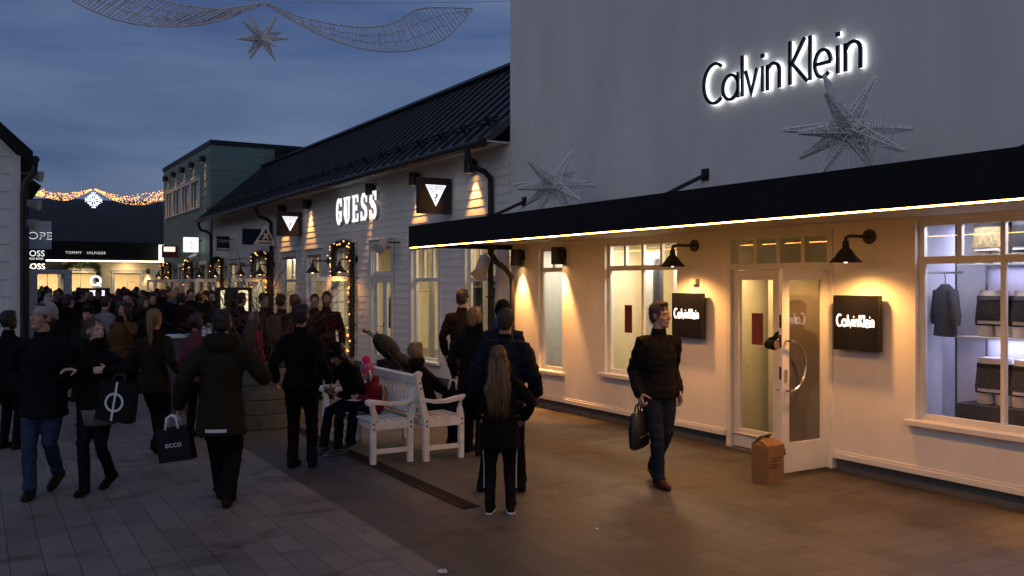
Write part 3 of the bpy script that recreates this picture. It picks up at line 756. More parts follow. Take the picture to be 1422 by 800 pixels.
# ------------------------------------------------------------------ shop closing the street
YF = 49.0; FF = Fr((0, YF, 0), (1, 0, 0))
fb = empty('end_shop', (0, 0, 0), 0, 'low cream shop across the end of the street under a long lit black canopy', 'shop building')
def ax(px, Y=YF): return on_y(px, 393, Y).x
fw = [(ax(94), ax(130), .5, 2.44), (ax(158), ax(195), .5, 2.44), (ax(217), ax(228), .5, 2.44), (ax(50), ax(82), .5, 2.44)]
m = MB(); wall(m, FF, -6, 9.5, 0, 3.0, fw, reveal=.1); m.quad((-6, YF, 0), (-6, YF + 8, 0), (-6, YF + 8, 3), (-6, YF, 3)); m.build('wall', M['interior_cream'], fb, recalc=False)
m = MB(); m.box(-6, 9.5, YF - 1.1, YF + .02, 3.06, 3.95); m.poly(Fr((-6, 0, 0), (0, 1, 0)), [(YF - 1.2, 3.953), (YF + 4.5, 6.1), (YF + 10, 3.95)], 0, -15.5)
m.build('roof', M['fascia_black'], fb)
m = MB(); m.box(-6, 9.5, YF - 1.12, YF - 1.0, 2.99, 3.05); m.build('light_strip', M['led2'], fb)
for h in fw: window(FF, fb, *h, cols=2, sill=True, casing=.1)
room(FF, -5.9, 9.4, 0, 2.98, 3.2, fb, 'interior_cream', front=-.13)
for x in (0.6, 2.6, 4.6, 6.6): lamp('AREA', 'added_facade_fill', (x, YF - .55, 3.04), 16, WARM2, fb, shape='DISK', size=.15)  # unseen lamps added under the canopy to brighten the cream facade
for x in (0, 3.2, 6.4): ceil_light(FF, x, 2.9, -1., 2.4, .2, 190, WARM2, fb)
m = MB()
for h in fw:
    m.fbox(FF, h[0] + .1, h[1] - .1, .3, 1.35, -1.2, -.9)
    for k in range(6): m.fbox(FF, h[0] + .15 + k * .22, h[0] + .30 + k * .22, 1.36, 1.45 + .12 * (k % 3), -1.15, -.98)
m.build('display_counter', M['cloth_red'], fb)

# ------------------------------------------------------------------ left row
lb = empty('panel_clad_house', (0, 0, 0), 0, 'grey white panel clad gable house at the left with black eave and downpipe', 'building')
YQ = 18.8; XQ = .70; FQ = Fr((0, YQ, 0), (1, 0, 0))
m = MB()
vs = []
zz = .1
def gable_top(x): return 4.30 + (XQ + .0 - x) * .95
k = 0
while zz < 9.2:
    z1 = min(zz + .32, 9.3)
    xr0 = min(XQ, XQ - (zz - 4.30) / .95); xr1 = min(XQ, XQ - (z1 - 4.30) / .95)
    if xr1 < -4: break
    m.quad(FQ.p(-5, zz, .016), FQ.p(xr0, zz, .016), FQ.p(xr1, z1, 0), FQ.p(-5, z1, 0)); m.quad(FQ.p(-5, zz, .016), FQ.p(-5, zz, 0), FQ.p(xr0, zz, 0), FQ.p(xr0, zz, .016))
    zz = z1
m.quad((XQ, YQ, .1), (XQ, YQ + 4.7, .1), (XQ, YQ + 4.7, 4.4), (XQ, YQ, 4.4))
m.build('wall', M['siding_left'], lb, recalc=False)
m = MB(); m.box(XQ - .14, XQ + .03, YQ - .045, YQ - .018, .12, 4.28); m.build('corner_board', M['trim_white'], lb)
m = MB(); m.box(-5, XQ + .02, YQ - .03, YQ + .2, -.02, .1); m.build('plinth', M['grey_plinth'], lb)
m = MB()
m.poly(Fr((0, YQ + 4.8, 0), (1, 0, 0)), [(XQ + .22, 4.12), (XQ + .22, 4.34), (-4.2, 4.34 + .95 * (XQ + 4.42)), (-4.2, 4.12 + .95 * (XQ + 4.42))], 0, 5.1)
m.build('roof', M['fascia_black'], lb)
m = MB(); m.tube([(XQ + .26, YQ - .28, 4.2), (XQ + .26, YQ + 4.8, 4.2)], .07, 10)
m.tube([(XQ + .26, YQ - .15, 4.15), (XQ + .24, YQ - .15, 3.95), (XQ + .10, YQ - .15, 3.8), (XQ + .07, YQ - .15, 3.6), (XQ + .07, YQ - .15, .05)], .055, 10)
m.build('gutter', M['black_metal'], lb, smooth=50)
lr = empty('dark_clad_shop', (0, 0, 0), 0, 'dark shop beyond the left house with a white glazed door standing open', 'shop building')
m = MB(); m.box(-6, 1.1, 23.7, 47.0, .0, 4.2); m.build('wall', M['interior_dark'], lr)
m = MB(); m.poly(Fr((0, 47.2, 0), (1, 0, 0)), [(1.35, 4.205), (-2.5, 7.2), (-6.3, 4.205)], 0, 23.6); m.build('roof', M['fascia_black'], lr)
leaf(lr, (1.1, 24.0), (1, 0, 0), .92, .04, 2.27, 'white glazed door leaf standing open across the street side', st=.17)
m = MB(); m.box(1.32, 1.75, 23.985, 24.03, .95, 1.32); m.build('notice', M['printed_white'], lr)

# ------------------------------------------------------------------ lamps
def bollard_spot(p, label, e, group='cylinder wall spots', fd=(-1, 0, 0), col=WARM, s=1., cone=60):
    """down-lighting cylinder on a wall bracket"""
    t = empty('wall_spot', p, 0, label, 'wall lamp', group); f = V(fd)
    m = MB(); c = f * .118 * s
    m.lathe([(0, .13 * s), (.092 * s, .13 * s), (.095 * s, .12 * s), (.095 * s, -.13 * s), (.085 * s, -.13 * s), (.085 * s, -.07 * s), (0, -.07 * s)], c, 20)
    b = m.build('housing', M['lamp_dark'], t, smooth=40)
    m = MB(); m.bar((0, 0, .03), c * .45 + V((0, 0, .03)), .06 * s, .09 * s); m.bar(V((0, 0, .03)) - f * .006, f * .018 + V((0, 0, .03)), .12, .14); m.build('bracket', M['lamp_dark'], t)
    m = MB(); m.lathe([(0, -.075 * s), (.078 * s, -.075 * s)], c, 16); m.build('lens', M['bulb'], t, recalc=False)
    lamp('SPOT', 'lamp', V(p) + c + V((0, 0, -.10 * s)), e * LAMPK, col, None, spot_size=math.radians(cone), spot_blend=.65, shadow_soft_size=.05)
    return t
LB = {}
bollard_spot((XW - .001, 12.46, 2.36), 'short dark cylinder spot beside the downpipe under the canopy', 105)
bollard_spot((XW - .001, 11.27, 2.36), 'short dark cylinder spot right of the narrow window under the canopy', 105)
bollard_spot((XW - .001, 3.42, 2.36), 'short dark cylinder spot beyond the bluish display window under the canopy', 90)
for px, lb_ in ((661, 'cylinder wall spot nearest the black downpipe under the seamed roof'), (583, 'cylinder wall spot above the near black triangle sign'), (521, 'cylinder wall spot above the end of the white lettering'), (432, 'cylinder wall spot between the far triangle sign and the lettering'), (397, 'cylinder wall spot above the far black triangle sign')):
    bollard_spot((XW - .015, -aa(px), 4.02), lb_, 54, cone=64)
for i, px in enumerate((285, 269, 256, 244, 233)):
    bollard_spot((XW - .015, -aa(px), 6.72), ('first', 'second', 'third', 'fourth', 'fifth')[i] + ' wall spot from the right in the row high on the green building', 32, 'wall spots on the green building', cone=40)

def goose(p, label, e=8., group='bell shaped wall lamps', fd=(-1, 0, 0), s=1.):
    t = empty('gooseneck_lamp', p, 0, label, 'wall lamp', group); f = V(fd); c = f * .36 * s
    m = MB(); m.tube([f * 0, f * .02], [.075 * s, .075 * s], 18)
    m.tube([f * .02, f * .20 * s, f * .30 * s, c + V((0, 0, -.02)), c + V((0, 0, -.06))], [.016 * s] * 5, 8); m.build('arm', M['lamp_dark'], t, smooth=50)
    m = MB(); z = -.25 * s; k = s
    m.lathe([(.03 * k, .20 * k), (.034 * k, .13 * k), (.06 * k, .11 * k), (.10 * k, .05 * k), (.15 * k, 0), (.155 * k, -.012 * k), (.145 * k, -.005 * k), (.09 * k, .05 * k), (.03 * k, .10 * k)], c + V((0, 0, z)), 24)
    m.build('lamp_shade', M['lamp_dark'], t, smooth=50)
    m = MB(); m.ell(c + V((0, 0, z + .03)), (.038 * k, .038 * k, .045 * k)); m.build('bulb', M['bulb'], t, smooth=True)
    lamp('SPOT', 'lamp', V(p) + c + V((0, 0, z - .03)), e * LAMPK, WARM, None, spot_size=math.radians(150), spot_blend=.6, shadow_soft_size=.05)
    return t
goose((XW, -aa(965), 2.41), 'dark bell shaped wall lamp left of the door over the black plaque', 24)
goose((XW, -aa(1208), 2.41), 'dark bell shaped wall lamp right of the door over the black plaque', 24)
for px, lb_ in ((496, 'bell lamp right of the garlanded door of the clapboard shop'), (457, 'bell lamp left of the garlanded door of the clapboard shop'), (381, 'bell lamp beside the downpipe at the second garlanded door'), (353, 'bell lamp left of the second garlanded door'), (316, 'bell lamp right of the dark wreathed door by the green building')):
    goose((XW - .015, -aa(px), 2.50), lb_, 5, s=1.15)
for px in (293, 276, 245, 234): goose((XW - .015, -aa(px), 2.52), 'bell lamp over the doors of the green building, ' + {293: 'nearest', 276: 'second', 245: 'third', 234: 'farthest'}[px], 5, s=1.15)

def flood(p, d, label, s=1.):
    t = empty('floodlight', p, 0, label, 'floodlight'); d = V(d).normalized(); m = MB()
    m.tube([d * -.20 * s, d * -.16 * s, d * .10 * s, d * .16 * s], [.05 * s, .085 * s, .095 * s, .125 * s], 16); m.build('housing', M['white_plastic'], t, smooth=40)
    m = MB(); m.tube([V((0, 0, 0)), V((.10, .0, .05)), V((XW - p[0], 0, .06))], .018, 6); m.build('arm', M['lamp_dark'], t)
    m = MB(); m.tube([d * .135 * s, d * .15 * s], .10 * s, 14); m.build('lens', M['glass_door'], t)
flood((7.25, -aa(556), 2.74), (-.55, -.35, -.45), 'white floodlight on the clapboard wall above the closed double door', 1.0)
flood((7.25, 13.1, 2.22), (-.45, -.3, -.75), 'white floodlight under the end of the black canopy', 1.15)
flood((7.30, 36.5, 2.95), (-.7, -.2, -.35), 'white floodlight low on the green building', 1.1)
for i, z in enumerate((4.05, 3.55, 3.2)):
    y = YQ + .8 + i * .7; m = MB(); m.tube([(XQ + .2, y, z), (XQ + .42, y - .1, z - .06)], [.06, .11], 12); m.tube([(XQ, y, z), (XQ + .2, y, z)], .02, 6)
    tag(m.build('floodlight', M['white_plastic'], smooth=40), ('upper', 'middle', 'lower')[i] + ' small white floodlight on the street side of the left house', 'floodlight')

# ------------------------------------------------------------------ signs
def px_a(zx): return aa(700 + zx / 1.9695)
sg = empty('lettering_sign', (XW, 7, 4.1), 0, 'large halo lit dark lettering high on the white rendered wall', 'shop sign'); sg.location = (0, 0, 0)
B0, CAP, XH = 4.095, .47, .285
dk = MB(); hl = MB()
def put(pts, w=.036, closed=False):
    dk.stroke(FX, pts, w, .05, .075, closed=closed)
    hl.stroke(FX, pts, w + .012, .022, .038, closed=closed)
def glyphs():
    def X(z0, z1): return px_a(z0), px_a(z1)
    a0, a1 = X(557, 607); r = (a1 - a0) / 2; put(arc(a0 + r + .03, B0 + CAP / 2, r + .03, CAP / 2, 52, 308, 22))
    a0, a1 = X(609, 651); r = (a1 - a0) / 2; put(arc(a0 + r, B0 + XH / 2, r, XH / 2, 0, 360, 22)[:-1], closed=True); put([(a1, B0), (a1, B0 + XH + .01)])
    a = px_a(662); put([(a, B0), (a, B0 + CAP)])
    a0, a1 = X(671, 703); put([(a0, B0 + XH), ((a0 + a1) / 2, B0 + .02), (a1, B0 + XH)])
    for z in (718, 924): a = px_a(z); put([(a, B0), (a, B0 + XH)]); put([(a - .022, B0 + XH + .115), (a + .022, B0 + XH + .115)], .044)
    for z0, z1 in ((731, 764), (945, 986)):
        a0, a1 = X(z0, z1); r = (a1 - a0) / 2
        put([(a0, B0), (a0, B0 + XH)]); put([(a0, B0 + XH - r)] + arc(a0 + r, B0 + XH - r * 1.05, r, r * 1.05, 175, 0, 14) + [(a1, B0)])
    a0, a1 = X(793, 838); put([(a0, B0), (a0, B0 + CAP)]); put([(a1 - .02, B0 + CAP), (a0 + .03, B0 + CAP * .48), (a1 + .01, B0)])
    a = px_a(848); put([(a, B0), (a, B0 + CAP)])
    a0, a1 = X(861, 905); r = (a1 - a0) / 2; put([(a0 + .01, B0 + XH / 2), (a1, B0 + XH / 2)]); put(arc(a0 + r, B0 + XH / 2, r, XH / 2, 0, 315, 20))
glyphs()
dk.build('lettering', M['sign_black'], sg); hl.build('backlight', M['text_halo'], sg)

def small_ck(px, z, label):
    a = aa(px); t = empty('wall_plaque', (0, 0, 0), 0, label, 'shop sign', 'square black plaques')
    m = MB(); m.fbox(FX, a - .265, a + .265, z - .275, z + .275, .05, .12); m.build('panel', M['sign_black'], t, bevel=.004)
    m = MB(); m.fbox(FX, a - .12, a + .12, z - .12, z + .12, 0, .05); m.build('mount', M['lamp_dark'], t)
    m = MB(); x = a - .215; b = z - .035; c = .115; xh = .068; w = .019
    def q(pts, closed=False): m.stroke(FX, pts, w, .121, .124, closed=closed)
    S = .43 / 10.6
    def gx(v): return x + v * S
    q(arc(gx(.8), b + c / 2, .8 * S, c / 2, 55, 305, 12)); q(arc(gx(2.2), b + xh / 2, .6 * S, xh / 2, 0, 330, 12), True); q([(gx(2.8), b), (gx(2.8), b + xh)])
    q([(gx(3.3), b), (gx(3.3), b + c)]); q([(gx(3.6), b + xh), (gx(4.1), b), (gx(4.6), b + xh)]); q([(gx(4.95), b), (gx(4.95), b + xh)]); q([(gx(4.9), b + xh + .028), (gx(5.15), b + xh + .028)])
    q([(gx(5.4), b), (gx(5.4), b + xh * .6)] + arc(gx(5.8), b + xh - .4 * S, .4 * S, .4 * S, 180, 0, 8) + [(gx(6.2), b)])
    q([(gx(6.75), b), (gx(6.75), b + c)]); q([(gx(7.6), b + c), (gx(6.85), b + c * .5), (gx(7.7), b)]); q([(gx(8.05), b), (gx(8.05), b + c)])
    q([(gx(8.4), b + xh / 2), (gx(9.3), b + xh / 2)] + arc(gx(8.9), b + xh / 2, .5 * S, xh / 2, 10, 310, 12)); q([(gx(9.6), b), (gx(9.6), b + xh)]); q([(gx(9.55), b + xh + .028), (gx(9.75), b + xh + .028)])
    q([(gx(10.0), b), (gx(10.0), b + xh * .6)] + arc(gx(10.35), b + xh - .35 * S, .35 * S, .35 * S, 180, 0, 8) + [(gx(10.7), b)])
    m.build('lettering', M['text_white'], t)
small_ck(963, 1.55, 'square black plaque with white script behind the walking man'); small_ck(1198, 1.55, 'square black plaque with white script between open door and big window')
m = MB(); m.fbox(FX, aa(967) - .05, aa(967) + .05, 1.93, 2.0, .003, .06); tag(m.build('alarm_box', M['white_plastic'], bevel=.006), 'small white box on the wall above the plaque behind the walking man', 'alarm box')

# slab serif lettering
ls = empty('lettering_sign', (0, 0, 0), 0, 'white glowing slab serif lettering on the clapboard wall', 'shop sign')
def slab(f, x0, x1, b0, b1, mb, n0, n1, word, thick=.30, thin=.10):
    W = (x1 - x0) / len(word); H = b1 - b0
    for i, ch in enumerate(word):
        a = x0 + i * W; w = W * .64; T = w * thick; t = H * thin; c = a + w / 2; rx = w / 2 - T / 2
        def st(pts, ww, nn=0): mb.stroke(f, pts, ww, n0, n1 + nn)
        if ch == 'G':
            st(arc(c, b0 + H / 2, rx, H / 2 - t / 2, 50, 310, 20), [t + (T - t) * abs(math.sin(math.radians(k / 20 * 180))) for k in range(21)])
            st([(a + w - T / 2, b0 + t), (a + w - T / 2, b0 + H * .46)], T, .001); st([(a + w * .52, b0 + H * .46), (a + w * 1.06, b0 + H * .46)], t, .002); st([(a + w - .02, b0 + H * .68), (a + w - .02, b0 + H)], t, .001)
        elif ch == 'U':
            L, R = a + T * .7, a + w - T * .5
            st([(L, b0 + H - t)] + [(L, b0 + H * .3)] + arc((L + R) / 2, b0 + H * .3, (R - L) / 2, H * .3 - t / 2, 180, 360, 12) + [(R, b0 + H - t)], [T] * 4 + [t * 1.3] * 7 + [T * .7] * 4)
            st([(a - .02, b0 + H - t / 2), (a + T * 1.7, b0 + H - t / 2)], t, .001); st([(a + w - T * 1.3, b0 + H - t / 2), (a + w + .03, b0 + H - t / 2)], t, .001)
        elif ch == 'E':
            st([(a + T * .8, b0 + t), (a + T * .8, b0 + H - t)], T); st([(a - .01, b0 + t / 2), (a + w, b0 + t / 2)], t, .001); st([(a - .01, b0 + H - t / 2), (a + w, b0 + H - t / 2)], t, .001)
            st([(a + T, b0 + H * .52), (a + w * .75, b0 + H * .52)], t, .001); st([(a + w - .02, b0 + t), (a + w - .02, b0 + H * .3)], t * .9, .002); st([(a + w - .02, b0 + H - t), (a + w - .02, b0 + H * .72)], t * .9, .002); st([(a + w * .75, b0 + H * .42), (a + w * .75, b0 + H * .62)], t * .8, .002)
        elif ch == 'S':
            top = arc(c, b0 + H * .74, rx, H * .26 - t / 2, 30, 230, 10); bot = arc(c, b0 + H * .27, rx, H * .27 - t / 2, 50, -150, 10)
            st(top + bot, [t, t, t, t * 1.1, t * 1.5, T * .8, T, T, T, T * 1.05, T * 1.1, T * 1.1, T * 1.05, T, T, T, T * .8, t * 1.4, t, t, t, t])
            st([(a + w - .03, b0 + H * .66), (a + w - .03, b0 + H)], t * .9, .002); st([(a + .02, b0), (a + .02, b0 + H * .34)], t * .9, .002)
m = MB(); slab(FX, aa(472), aa(532) + .02, 3.36, 3.98, m, .085, .10, 'GUESS'); m.build('lettering', M['text_white'], ls)
m = MB(); slab(FX, aa(472), aa(532) + .02, 3.36, 3.98, m, .03, .08, 'GUESS'); m.build('letter_body', M['printed_white'], ls)

def tri_sign(Y, x0, z0, s, label):
    f = Fr((x0, Y, z0), (1, 0, 0)); t = empty('blade_sign', (0, 0, 0), 0, label, 'shop sign', 'black triangle blade signs')
    m = MB(); m.fbox(f, 0, s, 0, s, -.06, .06); m.build('panel', M['sign_black'], t, bevel=.005)
    m = MB(); m.tube([f.p(s, s * .85, 0), f.p(XW - x0, s * .85, 0)], .025, 8); m.tube([f.p(s, s * .15, 0), f.p(XW - x0, s * .15, 0)], .025, 8); m.build('bracket', M['black_metal'], t)
    m = MB(); T = [(s * .20, s * .80), (s * .52, s * .20), (s * .84, s * .80)]
    m.poly(f, T, .061, .066); e = m.build('emblem', M['text_white'], t)
    m = MB(); text_into(m, f, 'GUESS', s * .175, s * .52, s * .655, .0665, .069, sx=1.0)
    text_into(m, f, '?', s * .32, s * .52, s * .34, .0665, .069, sx=1.7)
    m.fbox(f, s * .40, s * .64, s * .615, s * .625, .0665, .069); m.fbox(f, s * .35, s * .44, s * .60, s * .612, .0665, .069)
    m.build('lettering', M['sign_black'], e)
tri_sign(15.0, 6.95, 3.225, .66, 'near black square blade sign with glowing white inverted triangle')
tri_sign(23.9, 6.95, 3.21, .66, 'far black square blade sign with glowing white inverted triangle by the downpipe')
# small signs farther along
t = empty('blade_sign', (0, 0, 0), 0, 'small dark blade sign with a white lower edge near the green building', 'shop sign'); f = Fr((7.1, 31.5, 3.05), (1, 0, 0))
m = MB(); m.fbox(f, 0, .42, 0, .5, -.03, .03); m.build('panel', M['cloth_navy'], t); m = MB(); text_into(m, f, 'TOMS', .15, .21, .28, .031, .034); m.fbox(f, .03, .39, .03, .09, .031, .034); m.build('lettering', M['printed_white'], t)
m = MB(); m.bar(f.p(.42, .4, 0), f.p(.55, .4, 0), .03, .03); m.build('bracket', M['black_metal'], t)
t = empty('blade_sign', (0, 0, 0), 0, 'white framed black triangle sign with a crossed emblem left of the downpipe', 'shop sign'); f = Fr((7.0, 26.4, 3.05), (1, 0, 0))
m = MB(); m.poly(f, [(.0, .02), (.64, .0), (.36, .62)], -.05, .05); m.build('panel', M['printed_white'], t)
m = MB(); m.poly(f, [(.11, .15), (.53, .14), (.35, .50)], .051, .054); m.fbox(f, .12, .52, .05, .09, .051, .054); e = m.build('emblem', M['sign_black'], t)
m = MB(); m.stroke(f, [(.25, .18), (.34, .27), (.41, .36)], .045, .055, .058); m.stroke(f, [(.42, .18), (.34, .27), (.28, .36)], .045, .055, .059); m.build('cross', M['printed_white'], e)
m = MB(); f2 = Fr((6.9, 27.3, 3.1), (1, 0, 0)); m.fbox(f2, 0, .55, 0, .48, -.03, .03); m.bar(f2.p(.55, .4, 0), f2.p(.74, .4, 0), .03, .03); tag(m.build('blade_sign', M['cloth_navy']), 'plain dark blade sign half behind the white framed triangle sign', 'shop sign')
t = empty('blade_sign', (0, 0, 0), 0, 'bright white lit square sign on the green building', 'shop sign'); p = on_y(255, 350, 36.4); q = on_y(275, 330, 36.4); f = Fr((p.x, 36.4, p.z), (1, 0, 0)); w_, h_ = q.x - p.x, q.z - p.z
m = MB(); m.fbox(f, 0, w_, 0, h_, -.08, .08); m.build('light_box', M['text_white'], t)
m = MB(); m.stroke(f, arc(w_ / 2, h_ / 2, .085, .10, 0, 360, 18)[:-1], .012, .081, .083, closed=True); m.stroke(f, [(w_ / 2, h_ / 2 - .13), (w_ / 2, h_ / 2 + .14)], .012, .081, .084); m.build('emblem', mat('emblem_grey', (.25, .25, .35), .6), t)
m = MB(); m.bar(f.p(w_, h_ * .8, 0), f.p(XW - p.x, h_ * .8, 0), .04, .04); m.build('bracket', M['black_metal'], t)
t = empty('blade_sign', (0, 0, 0), 0, 'small dark red lit sign low on the green building', 'shop sign'); f = Fr((6.95, 41., 3.05), (1, 0, 0))
m = MB(); m.fbox(f, 0, .62, 0, .52, -.09, .09); m.build('light_box', M['poster'], t); m = MB(); m.fbox(f, .05, .52, .25, .46, .091, .094); m.build('lit_panel', emit('lit_cream', (1., .75, .6), 1.2), t)
m = MB(); m.bar(f.p(.62, .4, 0), f.p(.70, .4, 0), .03, .03); m.build('bracket', M['black_metal'], t)
# signs of the left row
t = empty('hanging_sign', (0, 0, 0), 0, 'pale grey sign board with outlined capitals by the downpipe at left', 'shop sign'); f = Fr((1.1, 35., 3.12), (1, 0, 0))
m = MB(); m.fbox(f, .05, 1.2, 0, .96, -.06, .06); m.build('panel', mat('sign_grey', (.60, .62, .64), .6), t)
m = MB(); text_into(m, f, 'HOPE', .34, .70, .34, .061, .066, sx=1.12, space=1.1); m.build('lettering', M['text_white'], t)
m = MB(); text_into(m, f, 'HOPE', .30, .70, .354, .067, .071, sx=1.16, space=1.19); m.build('letter_face', M['sign_black'], t)
t = empty('hanging_sign', (0, 0, 0), 0, 'black sign board with white glowing capitals under the pale grey sign', 'shop sign'); f = Fr((1.1, 36.2, 2.75), (1, 0, 0))
m = MB(); m.fbox(f, .0, 1.1, -.1, .42, -.05, .05); m.build('panel', M['sign_black'], t)
m = MB(); text_into(m, f, 'BOSS', .30, .74, .15, .051, .056, sx=.95); text_into(m, f, 'HUGO BOSS', .10, .74, .03, .051, .056); m.build('lettering', M['text_white'], t)
t = empty('lettering_sign', (0, 0, 0), 0, 'thin white capitals on the dark fascia of the end shop', 'shop sign'); f = Fr((0, YF - 1.1, 0), (1, 0, 0)); x = on_y(117, 351, YF - 1.1)
m = MB(); text_into(m, f, 'TOMMY', .17, x.x - .12, x.z - .06, .01, .03, align='RIGHT', space=1.25); text_into(m, f, 'HILFIGER', .17, x.x + .12, x.z - .06, .01, .03, align='LEFT', space=1.25); m.build('lettering', emit('added_letter_glow', (1., .95, .9), .7), t)  # letters given a faint glow of their own to look brighter
m = MB(); m.fbox(f, x.x - .06, x.x + .06, x.z - .06, x.z + .06, .01, .03); m.build('flag_mark', M['cloth_red'], t)
t = empty('lettering_sign', (0, 0, 0), 0, 'small white glowing capitals on a black panel beside the open white door', 'shop sign'); p = on_y(49, 370, YF - .3); f = Fr((p.x, YF - .02, p.z), (1, 0, 0))
m = MB(); m.fbox(f, -1.4, 1.2, -.3, .3, .004, .05); m.build('panel', M['sign_black'], t); m = MB(); text_into(m, f, 'BOSS', .38, 0, -.12, .051, .07); m.build('lettering', M['text_white'], t)
p = on_y(133, 390, 33.); t = empty('totem_sign', (p.x, 33., 0), 0, 'lit round letter on a dark totem with a small screen above the crowd', 'totem sign'); f = Fr((0, 0, 0), (1, 0, 0))
m = MB(); m.stroke(f, arc(0, p.z, .15, .15, 0, 360, 24)[:-1], .07, -.04, .04, closed=True); m.stroke(f, [(.04, p.z - .06), (.16, p.z - .19)], .055, -.04, .041); m.build('lettering', M['text_white'], t)
m = MB(); m.fbox(f, -.42, .42, 0, p.z - .24, -.12, .10); m.build('stand', M['sign_black'], t); m = MB(); m.fbox(f, -.20, .26, p.z - .50, p.z - .32, .101, .104); m.build('screen', M['text_white'], t)
m = MB(); x = on_y(228, 320, YF - 1.6); m.box(x.x - .25, x.x + .2, YF - 1.7, YF - 1.5, 3.05, 3.85); tag(m.build('light_box', M['text_white']), 'small white light box at the end of the far canopy', 'shop sign')
bollard_spot((ax(205), YF - .001, 2.55), 'wall spot on the cream shop at the end of the street', 20, 'cylinder wall spots', fd=(0, -1, 0), col=WARM2, cone=70)

# digital advert totem in the street
p = on_g(328, 520); Y = 18.5; x0 = on_y(300, 400, Y); x1 = on_y(350, 400, Y); t = empty('advert_screen', ((x0.x + x1.x) / 2, Y, 0), 0, 'black framed advert screen glowing cream behind the crowd', 'advert screen')
f = Fr((0, 0, 0), (1, 0, 0)); W = (x1.x - x0.x) / 2
m = MB(); m.fbox(f, -W, W, .0, 1.86, -.12, .0); m.build('cabinet', M['sign_black'], t, bevel=.01)
sc_ = MB(); sc_.fbox(f, -W + .09, W - .08, .55, 1.80, .001, .004); sc_.build('screen', M['car_screen'], t)
m = MB(); m.poly(f, arc(.10, 1.42, .12, .17, 0, 360, 20)[:-1], .005, .007); m.poly(f, [(-.12, .9), (.30, .9), (.22, 1.30), (.0, 1.30)], .005, .007); m.build('advert_picture', emit('advert_white', (.9, .9, .85), 1.6), t)
m = MB(); m.poly(f, arc(.12, 1.22, .10, .07, 0, 360, 20)[:-1], .008, .010); m.build('advert_mark', emit('advert_violet', (.55, .3, .8), 1.2), t)
# ------------------------------------------------------------------ wire stars and garlands
def star_mesh(R=.54, seed=1, dense=34, wr=.0050):
    r = random.Random(seed); m = MB()
    dirs = [V((.50, .1, .86)), V((-.46, -.1, .88)), V((.50, -.1, -.86)), V((-.5, .1, -.86)), V((.93, .34, .10)), V((.93, -.30, -.06)), V((-.93, .34, .02)), V((-.92, -.34, -.14)), V((.05, .95, .1)), V((.62, .62, .42)), V((-.62, -.60, .45)), V((-.6, .62, -.42)), V((.62, -.6, -.45))]
    for d in dirs:
        d = d.normalized(); L = R * r.uniform(.94, 1.04); up = V((0, 0, 1)) if abs(d.z) < .8 else V((1, 0, 0)); x = d.cross(up).normalized(); z = x.cross(d)
        rb = .088 * R / .54; n = 5
        for k in range(n):
            a = 2 * PI * k / n; m.tube([(x * math.cos(a) + z * math.sin(a)) * rb + d * .03, (x * math.cos(a) + z * math.sin(a)) * rb * .12 + d * L], wr * 1.25, 4)
        pts = []
        for i in range(dense * 5):
            t = i / (dense * 5 - 1); a = t * dense * 2 * PI * .7 + r.uniform(-.5, .5); rr = rb * (1 - t * .9) * r.uniform(.75, 1.15)
            pts.append((x * math.cos(a) + z * math.sin(a)) * rr + d * (.02 + L * .97 * t))
        m.tube(pts, wr, 3)
        for q in range(26):
            t = r.random(); a = r.random() * 6.28; p = (x * math.cos(a) + z * math.sin(a)) * rb * (1 - t) * 1.05 + d * L * t; m.ell(p, (.0095, .0095, .0095), nu=5, nv=4)
    return m
def star(p, label, R=.54, seed=1, rz=0., hang=None):
    t = empty('wire_star', p, rz, label, 'christmas star'); star_mesh(R, seed).build('wire_spikes', M['star_wire'], t)
    m = MB()
    if hang: m.tube([(0, 0, .1), (0, 0, hang)], .006, 5); m.build('cord', M['wire'], t)
    else:
        m.tube([(.2, 0, -.35), (.32, .05, .12), (.42, .0, .02), (.36, .05, -.3), (.3, 0, -.45)], .004, 4); m.tube([(0, 0, -.43), (0, 0, .0)], .02, 6); m.build('cord', M['wire'], t)
    return t
p = on_x(1178, 178, 6.62); star(p, 'large unlit wire star standing on the canopy under the big lettering', .53, 2, rz=-.5)
p = on_x(768, 256, 6.62); star(p, 'unlit wire star standing on the far end of the black canopy', .55, 3, rz=-.5)
YGAR = 16.0
def G(px, py): return on_y(px, py, YGAR)
p = G(364, 53); star(p, 'unlit wire star hanging from the swags high over the street', .46, 5, rz=-.4, hang=.62)
def smooth_path(pts, n=40):
    out = []; k = len(pts)
    for i in range(n + 1):
        t = i / n * (k - 1); j = min(int(t), k - 2); f = t - j
        p0, p1, p2, p3 = pts[max(j - 1, 0)], pts[j], pts[j + 1], pts[min(j + 2, k - 1)]
        out.append(.5 * ((2 * p1) + (p2 - p0) * f + (2 * p0 - 5 * p1 + 4 * p2 - p3) * f * f + (3 * p1 - p0 - 3 * p2 + p3) * f ** 3))
    return out
